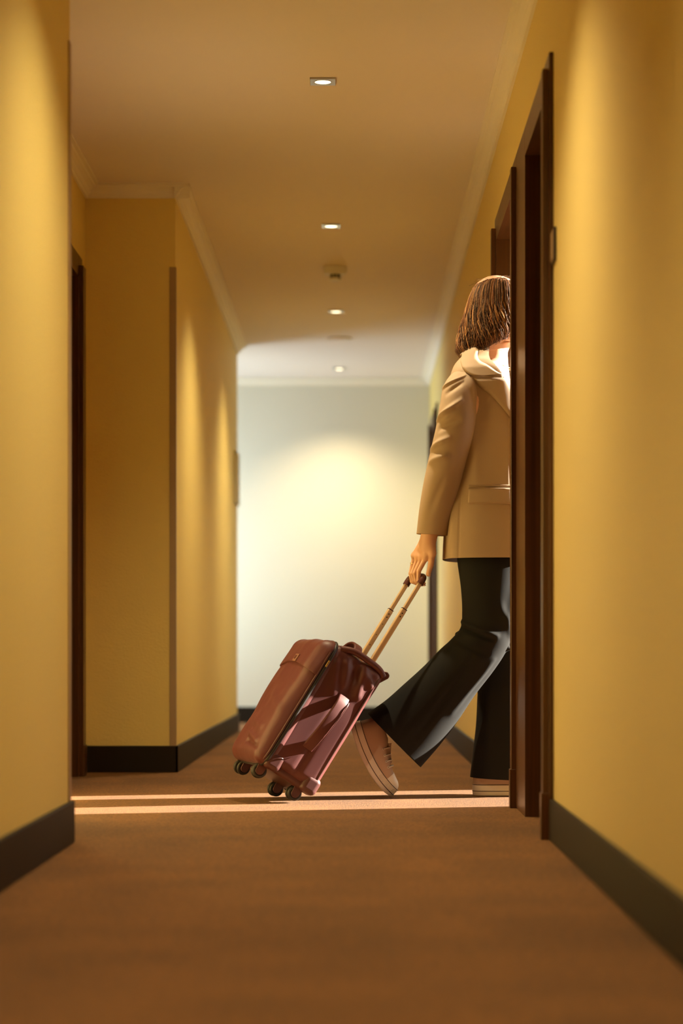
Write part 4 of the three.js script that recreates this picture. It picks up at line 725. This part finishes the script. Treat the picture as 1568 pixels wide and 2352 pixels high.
  m('top_handle', strap([V(0.02, 0.500, 0.075), V(0.035, 0.536, 0.075), V(0.07, 0.558, 0.075), V(0.15, 0.558, 0.075), V(0.185, 0.536, 0.075), V(0.20, 0.500, 0.075)], 0.016, 0.0045, V(0, 0, 1)), M.bag);
  const sh_ = m('side_handle', strap([V(W0 + 0.004, 0.372, 0.056), V(W0 - 0.012, 0.352, 0.057), V(W0 - 0.021, 0.31, 0.060), V(W0 - 0.022, 0.265, 0.064), V(W0 - 0.018, 0.22, 0.068), V(W0 + 0.004, 0.165, 0.072)], 0.020, 0.0055, V(0, 0, 1)), M.bag);
  m('stitch', strap([V(W0 - 0.013, 0.360, 0.036), V(W0 - 0.022, 0.345, 0.037), V(W0 - 0.027, 0.31, 0.040), V(W0 - 0.028, 0.265, 0.044), V(W0 - 0.024, 0.22, 0.048), V(W0 - 0.006, 0.17, 0.052)], 0.0016, 0.0016, V(0, 0, 1)), M.bagTrim, sh_);
  // trolley housing wedge behind the top edge
  { const s = new THREE.Shape(); s.moveTo(-0.020, 0.455); s.lineTo(-0.058, 0.518); s.quadraticCurveTo(-0.060, 0.530, -0.048, 0.530); s.lineTo(-0.016, 0.516); s.lineTo(-0.016, 0.455);
    const g = new THREE.ExtrudeGeometry(s, { depth: 0.20, bevelEnabled: true, bevelSize: 0.004, bevelThickness: 0.004, bevelSegments: 3 }); g.rotateY(-Math.PI / 2); g.translate(0.23, 0, 0); m('handle_housing', g, M.grip); }
  // moulded base and corners
  m('base', new RoundedBoxGeometry(0.30, 0.04, 0.17, 4, 0.016).translate(wc, 0.062, 0.066), M.bagTrim);
  for (const x of [W0 + 0.03, W1 - 0.03]) for (const z of [-0.004, 0.140]) m('corner_guard', new RoundedBoxGeometry(0.066, 0.062, 0.060, 4, 0.018).translate(x, 0.072, z), M.bagTrim);
  // four swivel wheels
  const wheel = (x, z, swing, spin) => {
    const g = group('wheel', V(-x, 0.024, z), bag); g.rotation.y = -spin;
    const a = V(0, 0.028, 0), hub = V(0, 0, swing);
    const axle = [V(-0.011, 0, 0), V(0.011, 0, 0)];
    for (const k of [-0.013, 0.013]) {
      m('tyre', new THREE.TorusGeometry(0.0175, 0.0068, 12, 36).rotateY(Math.PI / 2).translate(k, 0, swing), M.dark, g);
      m('disc', new THREE.CylinderGeometry(0.0165, 0.0165, 0.009, 28).rotateZ(Math.PI / 2).translate(k, 0, swing), M.plasticDark, g);
    }
    m('fork', tube([V(0, 0.040, 0), V(0, 0.020, swing * 0.45), V(0, 0, swing)], 0.0085, 16, 12), M.bagTrim, g);
    for (const k of [-0.0225, 0.0225]) { const s = new THREE.Shape(); s.absarc(0, 0, 0.0125, Math.PI * 0.95, Math.PI * 2.05, false); s.lineTo(0.016, 0.040); s.lineTo(-0.016, 0.040);
      m('fork_cheek', new THREE.ExtrudeGeometry(s, { depth: 0.003, bevelEnabled: true, bevelSize: 0.0015, bevelThickness: 0.0015, bevelSegments: 2 }).translate(0, 0, -0.0015).rotateY(Math.PI / 2).translate(k, 0, swing), M.bagTrim, g); }
    m('swivel_cup', new THREE.CylinderGeometry(0.021, 0.024, 0.024, 28).translate(0, 0.036, 0), M.bagTrim, g);
    m('axle_cap', new THREE.CylinderGeometry(0.006, 0.006, 0.044, 16).rotateZ(Math.PI / 2).translate(0, 0, swing), M.bagTrim, g);
  };
  wheel(0.0, 0.006, 0.012, 0); wheel(0.22, 0.006, 0.012, 0); wheel(0.0, 0.146, 0.010, 0.15); wheel(0.22, 0.146, 0.010, -0.2);
  // two-stage trolley handle
  const tr = group('trolley_handle', V(0, 0.40, GN), bag);
  const Y = (a) => a - 0.40;
  const flat = (w0, a0, a1, hw, hn, r) => new RoundedBoxGeometry(2 * hw, a1 - a0, 2 * hn, 3, r).translate(w0, Y((a0 + a1) / 2), 0);
  for (const w of [0.045, 0.185]) {
    m('lower_pole', flat(w, 0.40, 0.745, 0.0075, 0.0102, 0.0055), M.pole, tr);
    m('upper_pole', flat(w, 0.60, 0.862, 0.0055, 0.0075, 0.004), M.pole, tr);
    m('pole_collar', flat(w, 0.7435, 0.7465, 0.0072, 0.0098, 0.0012), M.grip, tr);
    for (const a of [0.728, 0.715]) m('rivet', new THREE.CylinderGeometry(0.0023, 0.0023, 0.003, 14).rotateZ(Math.PI / 2).translate(w - 0.0068, Y(a), 0), M.dark, tr);
    if (w > 0.1) for (const a of [0.687, 0.645, 0.604, 0.56, 0.525]) m('rivet', new THREE.CylinderGeometry(0.0021, 0.0021, 0.003, 14).rotateZ(Math.PI / 2).translate(w - 0.0068, Y(a), 0), M.guard, tr);
  }
  m('grip', [tube([V(0.045, Y(0.845), 0), V(0.045, Y(0.864), 0), V(0.052, Y(0.872), 0), V(0.115, Y(0.874), 0), V(0.178, Y(0.872), 0), V(0.185, Y(0.864), 0), V(0.185, Y(0.845), 0)], 0.0118, 60, 14)], M.grip, tr);
  m('release_button', new RoundedBoxGeometry(0.03, 0.006, 0.012, 2, 0.002).translate(0.115, Y(0.886), 0), M.dark, tr);
}
renderer.render(scene, camera);
